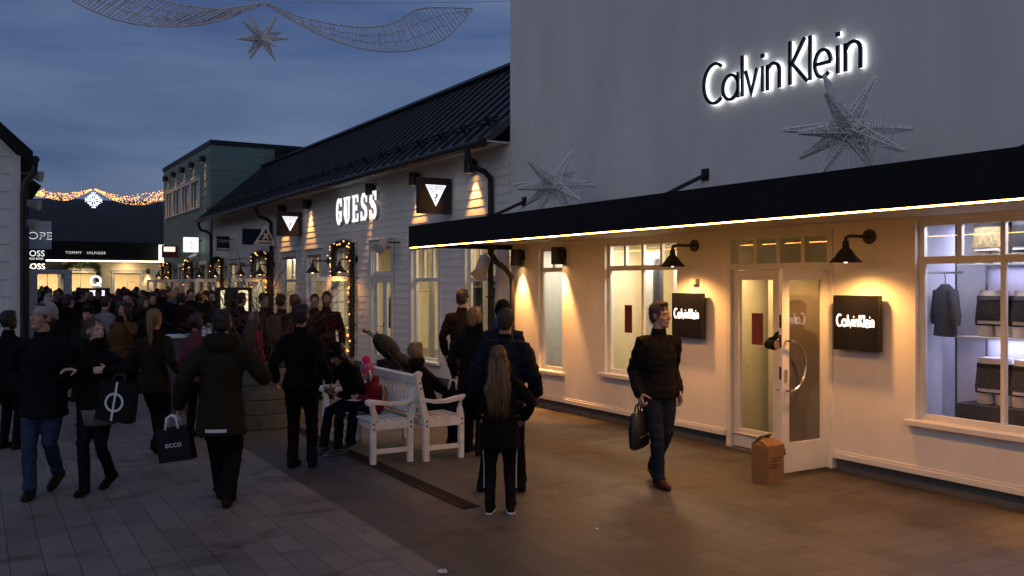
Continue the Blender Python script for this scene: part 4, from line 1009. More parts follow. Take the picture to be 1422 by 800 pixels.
def swag(name, label, up, lo, parent_mat, rungs, bulbs=0, wr=.015, mid=True, Y=YGAR, seed=1):
    r = random.Random(seed); t = empty(name, up[0], 0, label, 'light garland', 'swags over the street'); o = V(up[0]); m = MB()
    U = smooth_path(up, rungs); L = smooth_path(lo, rungs)
    m.tube([p - o for p in U], wr, 5); m.tube([p - o for p in L], wr, 5)
    if mid:
        for q in (.33, .66): m.tube([a.lerp(b, q) + V((0, 0, r.uniform(-.02, .02))) - o for a, b in zip(U, L)], wr * .5, 4)
    for a, b in zip(U, L):
        k = a + (b - a) * .5 + V((r.uniform(-.03, .03), r.uniform(-.03, .03), 0)); m.tube([a - o, k - o, b - o], wr * .72, 4)
    m.build('cable_net', M[parent_mat], t)
    if bulbs:
        m = MB()
        for i in range(bulbs):
            j = r.random() * (rungs - 1); k = int(j); q = r.random() ** .8; p = U[k].lerp(U[k + 1], j - k).lerp(L[k].lerp(L[k + 1], j - k), q) - o
            s = r.uniform(.011, .021); m.ell(p + V((0, r.uniform(-.06, .06), 0)), (s, s, s), nu=6, nv=4)
        b = m.build('fairy_lights', M['bulb2'], t); b['kind'] = 'stuff'
    return t
swag('light_swag', 'unlit pale cable swag left of the hanging star over the street', [G(60, -40), G(150, -24), G(215, -2), G(290, 12), G(340, 8), G(366, 3)], [G(70, -22), G(110, 6), G(170, 30), G(235, 37), G(300, 30), G(366, 5)], 'wire', 60)
swag('light_swag', 'unlit pale cable swag right of the hanging star over the street', [G(370, 4), G(425, 26), G(500, 38), G(545, 32), G(585, 12), G(656, 12)], [G(370, 7), G(435, 44), G(500, 67), G(560, 71), G(615, 55), G(656, 13)], 'wire', 60)
m = MB(); m.tube([G(366, 3), G(585, 4), G(700, 2), G(780, -6)], .005, 4); m.tube([G(366, 3), G(200, -20), G(60, -42)], .005, 4); tag(m.build('span_wire', M['wire']), 'thin span wire carrying the swags between the roofs', 'wire')
def G2_(px, py): return on_y(px, py, 43.)
swag('light_swag', 'warm glowing light swag left of the snowflake at the end of the street', [G2_(38, 250), G2_(60, 263), G2_(90, 268), G2_(130, 262)], [G2_(38, 270), G2_(60, 274), G2_(95, 278), G2_(130, 263)], 'wire', 26, 270, .012, False, 43., 3)
swag('light_swag', 'warm glowing light swag right of the snowflake by the green building', [G2_(131, 262), G2_(165, 271), G2_(200, 268), G2_(228, 264)], [G2_(131, 263), G2_(160, 279), G2_(195, 285), G2_(229, 277)], 'wire', 26, 290, .012, False, 43., 4)
p = G2_(130, 278); t = empty('snowflake_light', p, 0, 'white glowing snowflake hanging between the warm swags', 'christmas star'); m = MB(); f = Fr((0, 0, 0), (1, 0, 0))
for k in range(8):
    a = k * PI / 4; R = .34 if k % 2 == 0 else .26; d = (math.cos(a), math.sin(a)); m.stroke(f, [(0, 0), (d[0] * R, d[1] * R)], .024, -.03, .03 + k * .001)
    for q in (.5, .75):
        for s in (-.8, .8): m.stroke(f, [(d[0] * R * q, d[1] * R * q), (d[0] * R * q + math.cos(a + s) * .12, d[1] * R * q + math.sin(a + s) * .12)], .018, -.02, .02 + k * .001)
m.build('light_rods', M['flake'], t)
m = MB(); m.tube([(0, 0, .3), (0, 0, .62)], .012, 4); m.build('cord', M['wire'], t)

def door_garland(h, label, seed, bulbs=34, top=None):
    r = random.Random(seed); top = top or h[3] + .10
    t = empty('door_garland', FX.p(h[0], .2, .1), 0, label, 'garland', 'fir garlands round the doors'); o = FX.p(h[0], .2, .1)
    path = [FX.p(h[0] - .08, .2, .12), FX.p(h[0] - .1, 1.2, .12), FX.p(h[0] - .08, top, .12), FX.p((h[0] + h[1]) / 2, top + .06, .14), FX.p(h[1] + .08, top, .12), FX.p(h[1] + .1, 1.2, .12), FX.p(h[1] + .08, .2, .12)]
    P = []
    for a, b in zip(path[:-1], path[1:]):
        n = max(2, int((b - a).length / .05)); P += [a.lerp(b, i / n) for i in range(n)]
    m = MB()
    for i, p in enumerate(P):
        for q in range(26):
            d = V((r.gauss(0, 1), r.gauss(0, 1), r.gauss(0, 1))).normalized(); L = r.uniform(.07, .15); w = V((r.gauss(0, 1), r.gauss(0, 1), r.gauss(0, 1))).normalized() * r.uniform(.008, .02); b = p - o + d * .02
            m.add([b - w, b + w, b + d * L], [(0, 1, 2)])
    m.build('fir_sprays', M['needles'], t, recalc=False)
    m = MB(); m.tube([p - o for p in P], .045, 6); m.build('core_branch', M['twig'], t)
    m = MB()
    for q in range(bulbs):
        p = P[int(r.random() * len(P))] - o + V((-r.uniform(.06, .13), r.uniform(-.09, .09), r.uniform(-.09, .09))); s = r.uniform(.011, .020); m.ell(p, (s, s, s), nu=7, nv=5)
    m.build('fairy_lights', M['bulb2'], t)
door_garland(G4, 'fir garland with warm lights round the open door right of the twig bush', 1, 46)
door_garland(G7, 'fir garland with warm lights round the door beside the second downpipe', 2, 34)
door_garland(G10, 'dark fir garland with few lights round the last clapboard shop door', 3, 8)
door_garland(lo[2], 'fir garland with red and amber lights at the nearest green building door', 4, 26)
door_garland(lo[0], 'fir garland with lights at the farthest green building door', 5, 20)
t = empty('wall_garland', (0, 0, 0), 0, 'dark garland swag over the window of the end shop', 'garland'); r = random.Random(5); m = MB()
pth = smooth_path([on_y(90, 385, YF - .15), on_y(92, 370, YF - .15), on_y(112, 367, YF - .15), on_y(134, 370, YF - .15), on_y(136, 390, YF - .15)], 60)
for p in pth:
    for q in range(14):
        d = V((r.gauss(0, 1), r.gauss(0, 1), r.gauss(0, 1))).normalized(); w = V((r.gauss(0, 1), 0, r.gauss(0, 1))) * .03; m.add([p - w, p + w, p + d * .22], [(0, 1, 2)])
m.build('fir_sprays', M['needles'], t, recalc=False)

# ------------------------------------------------------------------ benches
def bench(p, rz, label, L=1.52):
    t = empty('park_bench', p, rz, label, 'bench', 'white slatted benches standing back to back'); W = M['bench_white']; ft = .058
    XYf = lambda y: Fr((0, y, 0), (1, 0, 0))      # a = x, b = z
    for y in (0, L):
        s = 1 if y == 0 else -1; f = XYf(y)
        m = MB(); m.stroke(f, [(0, 0), (0, .44), (-.035, .60), (-.105, .93)], [.06, .064, .064, .052], -ft / 2, ft / 2)
        m.poly(f, [(a, b) for a, b in arc(-.107, .945, .034, .034, 0, 360, 14)[:-1]], -ft / 2 - .001, ft / 2 + .001); m.build('rear_leg', W, t, bevel=.005)
        m = MB(); m.stroke(f, [(.43, 0), (.43, .46), (.415, .53), (.44, .61), (.435, .655)], [.058, .06, .056, .05, .05], -ft / 2, ft / 2); m.build('front_leg', W, t, bevel=.005)
        m = MB(); m.stroke(f, [(-.04, .675), (.10, .645), (.25, .645), (.38, .668), (.47, .680)], [.036, .04, .042, .05, .05], -.042, .042)
        m.poly(f, arc(.475, .668, .036, .036, 0, 360, 14)[:-1], -.044, .044); m.build('armrest', W, t, bevel=.006)
        m = MB(); m.fbox(f, .033, .40, .37, .455, -.022, .022); m.build('side_rail', W, t, bevel=.005); m = MB(); m.fbox(f, .031, .40, .115, .165, -.02, .02); m.build('stretcher', W, t, bevel=.005)
        m = MB()
        for a, b in ((0, .44), (0, .385), (.43, .44), (.43, .385), (-.072, .80), (-.088, .86)): m.poly(f, arc(a, b, .011, .011, 0, 360, 8)[:-1], *((ft / 2 + .001, ft / 2 + .004) if s == 1 else (-ft / 2 - .004, -ft / 2 - .001)))
        m.build('bolt_caps', M['bolt'], t)
    y0, y1 = ft / 2 + .002, L - ft / 2 - .002
    m = MB()
    for k in range(5): x = .035 + k * .088; m.box(x, x + .07, y0 - .03, y1 + .03, .457, .477)
    m.build('seat', W, t, bevel=.004)
    m = MB(); m.box(.405, .43, y0, y1, .38, .45); m.box(-.012, .012, y0, y1, .38, .45); m.build('apron', W, t, bevel=.004)
    b = V((-.105 + .035, 0, .33)).normalized(); base = V((-.035, 0, .58)); nn = V((b.z, 0, -b.x)); f = Fr(base, (0, 1, 0), b)
    m = MB(); m.fbox(f, y0, y1, .27, .365, -.018, .018); m.fbox(f, y0, y1, -.06, .0, -.018, .018)
    k = 17
    for i in range(k):
        y = y0 + (y1 - y0) * (i + .5) / k; m.fbox(f, y - .022, y + .022, .002, .268, -.01, .01)
    m.build('backrest', W, t, bevel=.004)
    return t
bench((4.09, 9.06, 0), PI, 'white slatted bench facing the street, where the child in the red jacket sits', 1.52)
bench_b_y = 8.93
bench((4.24, 8.93, 0), 0, 'white slatted bench facing the shops, where the fair haired woman sits')
# the first bench is turned round, so its length runs the other way: shift it
for o in bpy.data.objects:
    if o.name == 'park_bench': o.location.y = 9.02 + 1.52

# ------------------------------------------------------------------ planter with bare twigs
pc = at_d(362, 500, 12.45); pc.z = 0
t = empty('round_planter', pc, 0, 'large round grey stone planter with grooved courses behind the parka man', 'planter')
m = MB(); prof = [(0, .0), (.56, .0)]
for k in range(4):
    z = k * .195; prof += [(.566, z + .006), (.572, z + .012), (.572, z + .180), (.566, z + .186), (.560, z + .192)]
prof += [(.56, .79), (.50, .80), (.48, .78), (.48, .68)]
m.lathe(prof, (0, 0, 0), 48); m.build('tub', M['concrete'], t, smooth=35); m = MB(); m.lathe([(.485, .70), (.25, .73), (0, .74)], (0, 0, 0), 24); m.build('soil', M['soil'], t, smooth='all')
t = empty('twig_bush', pc + V((0, 0, .7)), 0, 'bare dark twig bush growing out of the round stone planter', 'shrub'); r = random.Random(11); m = MB()
def twig(p, d, L, rad, depth):
    pts = [p]; k = 8; q = d.copy()
    for i in range(k):
        q = (q + V((r.gauss(0, .10), r.gauss(0, .10), r.gauss(0, .08) - .05))).normalized(); pts.append(pts[-1] + q * L / k)
    m.tube(pts, [rad * (1 - .75 * i / k) for i in range(k + 1)], 4)
    if depth:
        for j in range(r.randint(3, 4)):
            i = r.randint(2, k - 1); dd = (pts[i + 1] - pts[i]).normalized(); nd = (dd + V((r.gauss(0, .5), r.gauss(0, .5), r.gauss(0, .4)))).normalized(); twig(pts[i], nd, L * r.uniform(.3, .55), rad * .55, depth - 1)
for i in range(34):
    a = r.random() * 6.28; d = V((math.cos(a) * r.uniform(.15, .9), math.sin(a) * r.uniform(.15, .9), 1)).normalized(); twig(V((math.cos(a) * .15, math.sin(a) * .15, 0)), d, r.uniform(1.1, 1.75), .010, 2)
m.build('branches', M['twig'], t)

# ------------------------------------------------------------------ pushchair
p = at_d(543, 500, 16.3); p.z = 0
t = empty('pushchair', p, math.radians(-25), 'dark folding pushchair parked by the closed double door', 'pushchair')
m = MB()
for y in (-.24, .24):
    m.tube([(-.42, y, 1.07), (-.30, y, .98), (.32, y, .30), (.38, y, .16)], .015, 7); m.tube([(-.28, y, .15), (-.1, y, .45), (.1, y, .54)], .014, 7); m.tube([(-.22, y, .90), (-.02, y, .42), (.3, y, .34)], .012, 7)
m.tube([(-.42, -.24, 1.07), (-.45, 0, 1.08), (-.42, .24, 1.07)], .02, 8); m.tube([(-.42, -.24, 1.07), (-.50, -.22, 1.10)], .018, 7); m.tube([(-.42, .24, 1.07), (-.50, .22, 1.10)], .018, 7); m.build('frame', M['black_metal'], t, smooth=60)
m = MB(); f = Fr((0, 0, 0), (1, 0, 0))
m.ell((-.08, 0, .80), (.30, .245, .175), Matrix.Rotation(math.radians(42), 3, 'Y'), 18, 12)
for q_ in (-1, 0, 1): m.tube([V((-.10 + .15 * q_, .255 * math.cos(a_), .79 - .13 * q_ + .14 * math.sin(a_))) for a_ in [PI * k_ / 10 for k_ in range(11)]], .012, 6)
m.loft([((.04, 0, .66), V((.07, 0, .08)), V((0, .21, 0))), ((.18, 0, .54), V((.09, 0, .10)), V((0, .22, 0))), ((.36, 0, .44), V((.05, 0, .07)), V((0, .20, 0)))], 14); m.build('hood', M['cloth_black'], t, smooth='all')
m = MB(); m.loft([((.0, 0, .40), V((.26, 0, 0)), V((0, .2, 0))), ((.02, 0, .58), V((.28, 0, .03)), V((0, .21, 0)))], 14); m.tube([(.28, -.15, .42), (.42, -.15, .30), (.42, .15, .30), (.28, .15, .42)], .03, 8); m.build('seat', M['cloth_black'], t, smooth=50)
for x, y, s in ((-.28, -.27, .15), (-.28, .27, .15), (.38, -.25, .12), (.38, .25, .12)):
    m = MB(); m.tube([V((x + s * .9 * math.cos(k / 16 * 2 * PI), y, s + s * .9 * math.sin(k / 16 * 2 * PI))) for k in range(17)], .018, 6)
    for k in range(6): m.bar((x, y, s), (x + s * .88 * math.cos(k * PI / 3), y, s + s * .88 * math.sin(k * PI / 3)), .012, .012)
    m.build('wheel', M['black_metal'], t, smooth=60)

# ------------------------------------------------------------------ carton by the open door
p = on_g(1066, 668); t = empty('cardboard_box', p, math.radians(8), 'open brown carton standing at the foot of the open white door', 'carton')
m = MB(); a, d, h = .125, .10, .36; th = .004
m.box(-a, a, -d, -d + th, 0, h); m.box(-a, a, d - th, d, 0, h); m.box(-a, -a + th, -d + th, d - th, 0, h); m.box(a - th, a, -d + th, d - th, 0, h); m.box(-a + th, a - th, -d + th, d - th, 0, .006)
m.build('carton', M['cardboard'], t)
for nm, P in (('flap', [(-a, -d, h), (a, -d, h), (a * .9, -d + .10, h + .055), (-a * .95, -d + .11, h + .05)]), ('flap', [(-a, d, h), (a, d, h), (a * .95, d - .07, h + .09), (-a * .8, d - .08, h + .085)]), ('flap', [(-a, -d, h), (-a, d, h), (-a + .09, d - .02, h + .07), (-a + .09, -d + .02, h + .06)]), ('flap', [(a, -d, h), (a, d, h), (a + .03, d, h - .10), (a + .035, -d, h - .11)])):
    m = MB(); P = [V(q) for q in P]; o_ = V((0, 0, .004)); m.add(P + [q + o_ for q in P], [(0, 1, 2, 3), (7, 6, 5, 4), (0, 4, 5, 1), (1, 5, 6, 2), (2, 6, 7, 3), (3, 7, 4, 0)]); m.build(nm, M['cardboard'], t)
m = MB(); f = Fr((0, -d, 0), (1, 0, 0)); r = random.Random(3)
for k, (b, wd) in enumerate(((.235, .17), (.205, .13), (.175, .11), (.145, .14))):
    x = -.095
    m = MB()
    while x < -.095 + wd: w = r.uniform(.008, .022); m.fbox(f, x, x + w, b, b + .012, .001, .0022); x += w + .007
    m.build('lettering', M['printed_dark'], t)

# market counter with cups
p = at_d(272, 470, 13.6); p.z = 0
t = empty('drinks_counter', p, -YAW * .7, 'dark high counter with a pale top behind the ponytailed woman', 'counter'); m = MB(); m.box(-.42, .42, -.25, .25, 0, 1.13); m.build('cabinet', M['interior_dark'], t, bevel=.01)
m = MB(); m.box(-.46, .46, -.29, .29, 1.132, 1.165); m.build('counter_top', M['printed_white'], t, bevel=.006)
for i, (x, y, k) in enumerate(((.22, -.12, 4), (.31, -.05, 3), (.12, .05, 2), (.36, -.18, 5))):
    m = MB()
    for q in range(k): m.lathe([(.0, q * .028), (.028, q * .028), (.038, q * .028 + .095), (.034, q * .028 + .095)], (0, 0, 0), 14)
    o = m.build('paper_cups', M['printed_white'], None, smooth=40, loc=p + Matrix.Rotation(-YAW * .7, 3, 'Z') @ V((x, y, 1.167)))
    tag(o, 'stack of %s nested white paper cups on the high counter' % ('four', 'three', 'two', 'five')[i], 'cups', 'cup stacks on the counter')
# ------------------------------------------------------------------ people
def remesh(mb, vox, smooth_it=3, fac=.5):
    me = mb.mesh('tmp'); o = bpy.data.objects.new('tmp', me); COL.objects.link(o)
    r = o.modifiers.new('r', 'REMESH'); r.mode = 'VOXEL'; r.voxel_size = vox
    if smooth_it: s = o.modifiers.new('s', 'SMOOTH'); s.factor = fac; s.iterations = smooth_it
    dg = bpy.context.evaluated_depsgraph_get(); ev = o.evaluated_get(dg); out = bpy.data.meshes.new_from_object(ev)
    bpy.data.objects.remove(o); bpy.data.meshes.remove(me)
    return out
def displace(me, fn):
    ns = [v.normal.copy() for v in me.vertices]; co = [v.co.copy() for v in me.vertices]
    for v, n, c in zip(me.vertices, ns, co): v.co = c + n * fn(c)
    me.update()
def fin(me, name, mats, parent=None):
    me.name = name; me.materials.clear()
    for m in (mats if isinstance(mats, (list, tuple)) else [mats]): me.materials.append(m)
    me.polygons.foreach_set('use_smooth', [True] * len(me.polygons))
    o = bpy.data.objects.new(name, me); COL.objects.link(o)
    if parent: setparent(o, parent)
    return o
def ik(a, c, l1, l2, hint):
    a, c = V(a), V(c); d = c - a; L = min(d.length, (l1 + l2) * .999); d.normalize(); c = a + d * L
    x = (l1 * l1 - l2 * l2 + L * L) / (2 * L); h = math.sqrt(max(0, l1 * l1 - x * x)); hv = V(hint) - d * V(hint).dot(d); hv.normalize()
    return a + d * x + hv * h, c
CM = {}
def cloth(c, rough=.85, quilt=0, key=None):
    if max(c) < .06: c = tuple(x * .62 for x in c)
    k = (tuple(c), rough)
    if k not in CM: CM[k] = mat('fabric_%d' % len(CM), c, rough, var=.30, scale=9, bump=.3, bscale=160, spec=.08)
    return CM[k]
SKIN = mat('skin', (.44, .25, .18), .55, var=.08, scale=12); SKIN2 = mat('skin_tan', (.34, .18, .12), .55, var=.08, scale=12)
LIP = mat('lips', (.30, .10, .09), .5, var=.05); EYEW = mat('eye_white', (.6, .58, .55), .3, var=.02); EYED = mat('eye_dark', (.02, .015, .012), .25, var=.02)
def hairmat(c): 
    k = ('h', tuple(c))
    if k not in CM: CM[k] = mat('hair_%d' % len(CM), c, .5, var=.5, scale=18, bump=.5, bscale=60, stretch=(3, 3, .35), spec=.5)
    return CM[k]
R3 = lambda ax, deg: Matrix.Rotation(math.radians(deg), 3, ax)

def hand(mb, w, d, n, s, side, curl=.35):
    """palm and five fingers: w wrist, d finger direction, n palm normal; side +1 right hand"""
    d = V(d).normalized(); n = (V(n) - d * V(n).dot(d)).normalized(); x = d.cross(n) * side     # x towards the thumb
    P = lambda a, b, c: w + (d * a + x * b + n * c) * s
    mb.loft([(P(-.03, 0, 0), x * .026 * s, n * .02 * s), (P(.0, 0, 0), x * .030 * s, n * .019 * s), (P(.045, .002, 0), x * .041 * s, n * .017 * s), (P(.09, 0, 0), x * .042 * s, n * .014 * s), (P(.10, 0, 0), x * .036 * s, n * .010 * s)], 12)
    for i, (b, L) in enumerate(((.031, .074), (.010, .083), (-.011, .077), (-.031, .060))):
        p = P(.075, b, 0); q = [p]; ang = 0; dd = d
        for k, fr in enumerate((.35, .40, .30, .25)):
            if k: ang += curl * (.75, 1.0, .8)[k - 1]
            dd = (d * math.cos(ang) + n * math.sin(ang)); q.append(q[-1] + dd * L * fr * s)
        mb.tube(q, [.0098 * s, .0096 * s, .0090 * s, .0085 * s, .007 * s], 7, round_ends=True)
    t0 = P(.012, .026, .004); a = (d * .55 + x * .75 + n * .35).normalized(); b = (d * .85 + x * .35 + n * .5 * (1 + curl)).normalized()
    mb.tube([t0, t0 + a * .042 * s, t0 + (a * .042 + b * .030) * s, t0 + (a * .042 + b * .055) * s], [.0155 * s, .0125 * s, .0105 * s, .009 * s], 7, round_ends=True)

def person(px=None, py=None, pos=None, face=0, h=1.75, label='', group=None, fem=False, detail=2, lean=0, side=0, tw=0, head=(0, 0, 0), hs=1.,
           feet=((-.10, .0), (.10, .0)), ftoe=(8, -8), fz=(0, 0), hipz=None, wl=None, wr=None, el=(-.25, -1, -.1), er=(.25, -1, -.1), hl=None, hr=None, curl=(.35, .35),
           jacket=(.02, .02, .025), hem=.12, jw=1., puff=0, hood=False, collar=True, sleeve=1., trousers=(.012, .012, .015), leg=1., shoe=(.015, .012, .01), sole=None, boots=0, bare_hands=True,
           hair='short', hairc=(.03, .018, .01), hat=None, skin=None, strip=None, scarf=None, pack=None, stripes=False, seated=False, beard=False, cuff=None):
    jw = 1 + (jw - 1) * .6; sleeve = 1 + (sleeve - 1) * .5; hs = hs * 1.05
    S = h / 1.75; vox = {2: .0075, 1: .014, 0: .022}[detail]; skin = skin or SKIN
    if pos is None: pos = on_g(px, py)
    pos = V((pos[0], pos[1], pos[2] if len(pos) > 2 else 0))
    L1, L2 = .415 * S, .405 * S; A1, A2 = .295 * S, .255 * S; HW = (.092 if not fem else .088) * S; SW = (.176 if not fem else .155) * S
    ank = [V((feet[i][0] * S, feet[i][1] * S, .085 * S + fz[i])) for i in (0, 1)]
    if hipz is None:
        hz = []
        for i in (0, 1):
            dx = V((ank[i].x - (-HW, HW)[i], ank[i].y, 0)).length; hz.append(ank[i].z + math.sqrt(max(.01, ((L1 + L2) * .992) ** 2 - dx * dx)))
        hipz = min(hz)
    rp = random.Random(str(label) + str(px)); side = side or rp.uniform(-2.2, 2.2); tw = tw or rp.uniform(-7, 7)
    if detail < 2: head = (head[0] + rp.uniform(-24, 24), head[1] + rp.uniform(-9, 4), head[2] + rp.uniform(-5, 5))
    Rs = R3('Z', -tw) @ R3('Y', side) @ R3('X', -lean)
    P = V((0, 0, hipz)); up = Rs @ V((0, 0, 1)); rt = Rs @ V((1, 0, 0)); fw = Rs @ V((0, 1, 0))
    N = P + up * .565 * S; sh = [P + up * .476 * S - rt * SW, P + up * .476 * S + rt * SW]
    hipj = [V((-HW, 0, hipz)), V((HW, 0, hipz))]
    knees = []
    for i in (0, 1):
        if seated and isinstance(seated, (tuple, list)): kn = V(seated[i]) * S; knees.append(kn)
        else: k, a = ik(hipj[i], ank[i], L1, L2, (0.02 * (-1, 1)[i], 1, 0)); knees.append(k); ank[i] = a
    wr_t = [wl, wr]; elb = []; wri = []
    for i in (0, 1):
        sg = (-1, 1)[i]; t = wr_t[i]
        t = V(t) * S if t is not None else sh[i] + V((sg * .055, .06, -.52)) * S
        e, w = ik(sh[i], t, A1, A2, (el, er)[i]); elb.append(e); wri.append(w)
    Rh = Rs @ R3('Z', head[0]) @ R3('X', head[1]) @ R3('Y', head[2]); H = N + up * .045 * S + Rh @ V((0, .018, .118)) * S * hs; hsc = .93 * S * hs
    HP = lambda x, y, z: H + Rh @ V((x, y, z)) * hsc
    # --- body: one continuous skin
    m = MB(); er_ = lambda r: tuple(v * hsc for v in r)
    m.ell(HP(0, -.012, .03), er_((.077, .097, .098)), Rh, 18, 12); m.ell(HP(0, .028, -.03), er_((.060, .066, .092)), Rh, 16, 10); m.ell(HP(0, .042, -.088), er_((.044, .046, .040)), Rh)
    m.tube([HP(0, .088, .014), HP(0, .104, -.012), HP(0, .112, -.032)], [.010 * hsc, .013 * hsc, .0155 * hsc], 8, round_ends=True); m.ell(HP(0, .095, -.036), er_((.021, .013, .010)), Rh)
    m.tube([HP(-.040, .072, .022), HP(0, .086, .020), HP(.040, .072, .022)], .013 * hsc, 8, round_ends=True)
    for q in (-1, 1):
        m.ell(HP(q * .034, .055, -.032), er_((.027, .028, .027)), Rh); m.ell(HP(q * .076, -.008, -.008), er_((.012, .025, .035)), Rh @ R3('X', -12))
    m.tube([HP(-.019, .086, -.068), HP(0, .092, -.067), HP(.019, .086, -.068)], .010 * hsc, 8, round_ends=True); m.ell(HP(0, .080, -.108), er_((.020, .018, .017)), Rh)
    nr = (.056 if not fem else .048) * S
    m.tube([P + up * .46 * S, N - fw * .005, HP(0, -.01, -.05)], [nr * 1.6, nr * 1.08, nr], 14)
    m.loft([(P - up * .06 * S, rt * .14 * S, fw * .10 * S), (P + up * .10 * S, rt * .13 * S, fw * .095 * S), (P + up * .32 * S, rt * .145 * S, fw * .10 * S), (P + up * .44 * S, rt * .115 * S, fw * .075 * S), (P + up * .51 * S, rt * .058 * S, fw * .055 * S)], 16)
    for i in (0, 1):
        m.tube([sh[i] + (N - sh[i]) * .3, sh[i], elb[i], wri[i]], [.026 * S, .042 * S, .035 * S, .026 * S], 10, round_ends=True)
        m.tube([hipj[i] + V((0, 0, .03)), hipj[i], knees[i], knees[i].lerp(ank[i], .3), ank[i]], [.075 * S, .078 * S, .052 * S, .052 * S, .036 * S], 10, round_ends=True)
        d = (wri[i] - elb[i]).normalized(); n = V((-1, 1)[i] * -1 * V((1, .25, 0)))
        if (hl, hr)[i]: d, n = (hl, hr)[i]
        if detail >= 1: hand(m, wri[i], d, n, S * (1.0 if not fem else .92), 1 if i else -1, curl[i])
        else: m.tube([wri[i], wri[i] + V(d).normalized() * .14 * S], [.03 * S, .03 * S], 8, round_ends=True)
        tdir = R3('Z', -ftoe[i]) @ V((0, 1, -.5 if fz[i] > .03 else 0)).normalized(); m.tube([ank[i] - V((0, 0, .03 * S)), ank[i] + tdir * .03 * S - V((0, 0, .055 * S))], [.028 * S, .022 * S], 8, round_ends=True)
    bm_ = remesh(m, vox if detail < 2 else .0065, 2, .45)
    ex = MB()
    if detail >= 1:
        for q in (-1, 1):
            ex.ell(HP(q * .031, .0775, .000), er_((.0135, .0085, .0085)), Rh, 10, 6, 1); ex.ell(HP(q * .031, .0835, .000), er_((.0062, .0045, .0068)), Rh, 8, 6, 2)
            ex.tube([HP(q * .014, .094, .019), HP(q * .034, .090, .025), HP(q * .052, .074, .021)], [.0045 * hsc, .0055 * hsc, .003 * hsc], 6, 4)
        ex.tube([HP(-.023, .0905, -.067), HP(0, .0985, -.065), HP(.023, .0905, -.067)], [.004 * hsc, .0072 * hsc, .004 * hsc], 6, 3)
    if ex.v:
        b = bmesh.new(); b.from_mesh(bm_); me2 = ex.mesh('ex'); k = len(b.faces); b.from_mesh(me2); b.to_mesh(bm_); b.free(); bpy.data.meshes.remove(me2)
    hm = hairmat(hairc)
    root = fin(bm_, 'person', [skin, EYEW, EYED, LIP, hm]); root.location = pos; root.rotation_euler = (0, 0, -YAW - math.radians(face)); tag(root, label, 'person', group)
    # --- trousers
    m = MB(); lw = leg
    m.loft([(P - up * .09 * S, rt * .13 * S, fw * .105 * S), (P, rt * .165 * S, fw * .125 * S), (P + up * .09 * S, rt * .155 * S, fw * .115 * S), (P + up * .14 * S, rt * .145 * S, fw * .105 * S)], 18)
    for i in (0, 1):
        k, a, hj = knees[i], ank[i], hipj[i]; dn = (a - k).normalized()
        m.tube([hj + V((0, 0, .02)), hj.lerp(k, .1), hj.lerp(k, .5), k, k.lerp(a, .35), k.lerp(a, .8), a - dn * .015 * S, a + dn * .02 * S], [.085 * S, .098 * S * (lw ** .3), .088 * S * (lw ** .6), .066 * S * lw, .064 * S * lw, .056 * S * lw ** 1.3, .060 * S * lw ** 1.3, .060 * S * lw ** 1.3], 14)
    tm = remesh(m, .013 if detail == 2 else vox * 1.2, 4)
    sd = random.random() * 50
    def tf(c):
        near = min(max(0, 1 - (c - k).length / (.22 * S)) for k in knees + ank); near = max(max(0, 1 - (c - k).length / (.20 * S)) for k in knees + ank + hipj)
        return (.003 + .013 * near) * S * noise.noise(V((c.x * 9 + sd, c.y * 9, c.z * 26))) + .004 * noise.noise(V((c.x * 20, c.y * 20 + sd, c.z * 12)))
    displace(tm, tf); fin(tm, 'trousers', cloth(trousers), root)
    if stripes:
        m = MB()
        for i in (0, 1):
            sx = V(((-1, 1)[i], 0, 0))
            for off in (-.012, .012):
                o_ = V((0, off, 0)); m.tube([hipj[i] + sx * .10 * S + o_, knees[i] + sx * .070 * S * lw + o_, knees[i].lerp(ank[i], .55) + sx * .064 * S * lw + o_], .004, 4)
        m.build('side_stripes', M['printed_white'], root)
    # --- shoes
    for i in (0, 1):
        m = MB(); a = ank[i]; t = R3('Z', -ftoe[i]) @ V((0, 1, 0)); x = V((t.y, -t.x, 0)); z0 = a.z - .085 * S; pitch = (fz[i] > .03) * -.5
        T = (t + V((0, 0, pitch))).normalized() if pitch else t; U = x.cross(T); B = a - U * .085 * S
        Q = lambda l, hgt: B + T * l * S + U * hgt * S
        m.loft([(Q(-.085, .035), x * .02 * S, U * .02 * S), (Q(-.07, .042), x * .036 * S, U * .036 * S), (Q(-.02, .05), x * .040 * S, U * .045 * S), (Q(.05, .045), x * .042 * S, U * .040 * S), (Q(.11, .036), x * .047 * S, U * .031 * S), (Q(.16, .030), x * .042 * S, U * .025 * S), (Q(.185, .026), x * .024 * S, U * .018 * S)], 14)
        hb = .07 + boots; m.tube([Q(-.03, .05), Q(-.028, .09), a.lerp(knees[i], min(.9, hb / .4)) if boots else Q(-.025, .115)], [.045 * S, .045 * S, (.064 if boots else .046) * S], 12)
        m.loft([(Q(-.086, .012), x * .02 * S, U * .012 * S), (Q(-.05, .012), x * .042 * S, U * .012 * S), (Q(.05, .012), x * .043 * S, U * .012 * S), (Q(.12, .012), x * .050 * S, U * .012 * S), (Q(.19, .012), x * .022 * S, U * .012 * S)], 12)
        m.tube([a - (knees[i] - a).normalized() * .03 * S, a.lerp(knees[i], .16)], [.047 * S, .047 * S], 10, round_ends=True)
        s_ = fin(remesh(m, .009 if detail == 2 else vox, 2), 'shoe', cloth(shoe, .5), root)
        if sole:
            m = MB(); m.loft([(Q(-.096, .012), x * .02 * S, U * .012 * S), (Q(-.06, .014), x * .046 * S, U * .016 * S), (Q(.05, .014), x * .048 * S, U * .015 * S), (Q(.12, .014), x * .055 * S, U * .015 * S), (Q(.2, .013), x * .024 * S, U * .012 * S)], 14); m.build('sole', cloth(sole, .6), s_, smooth='all')
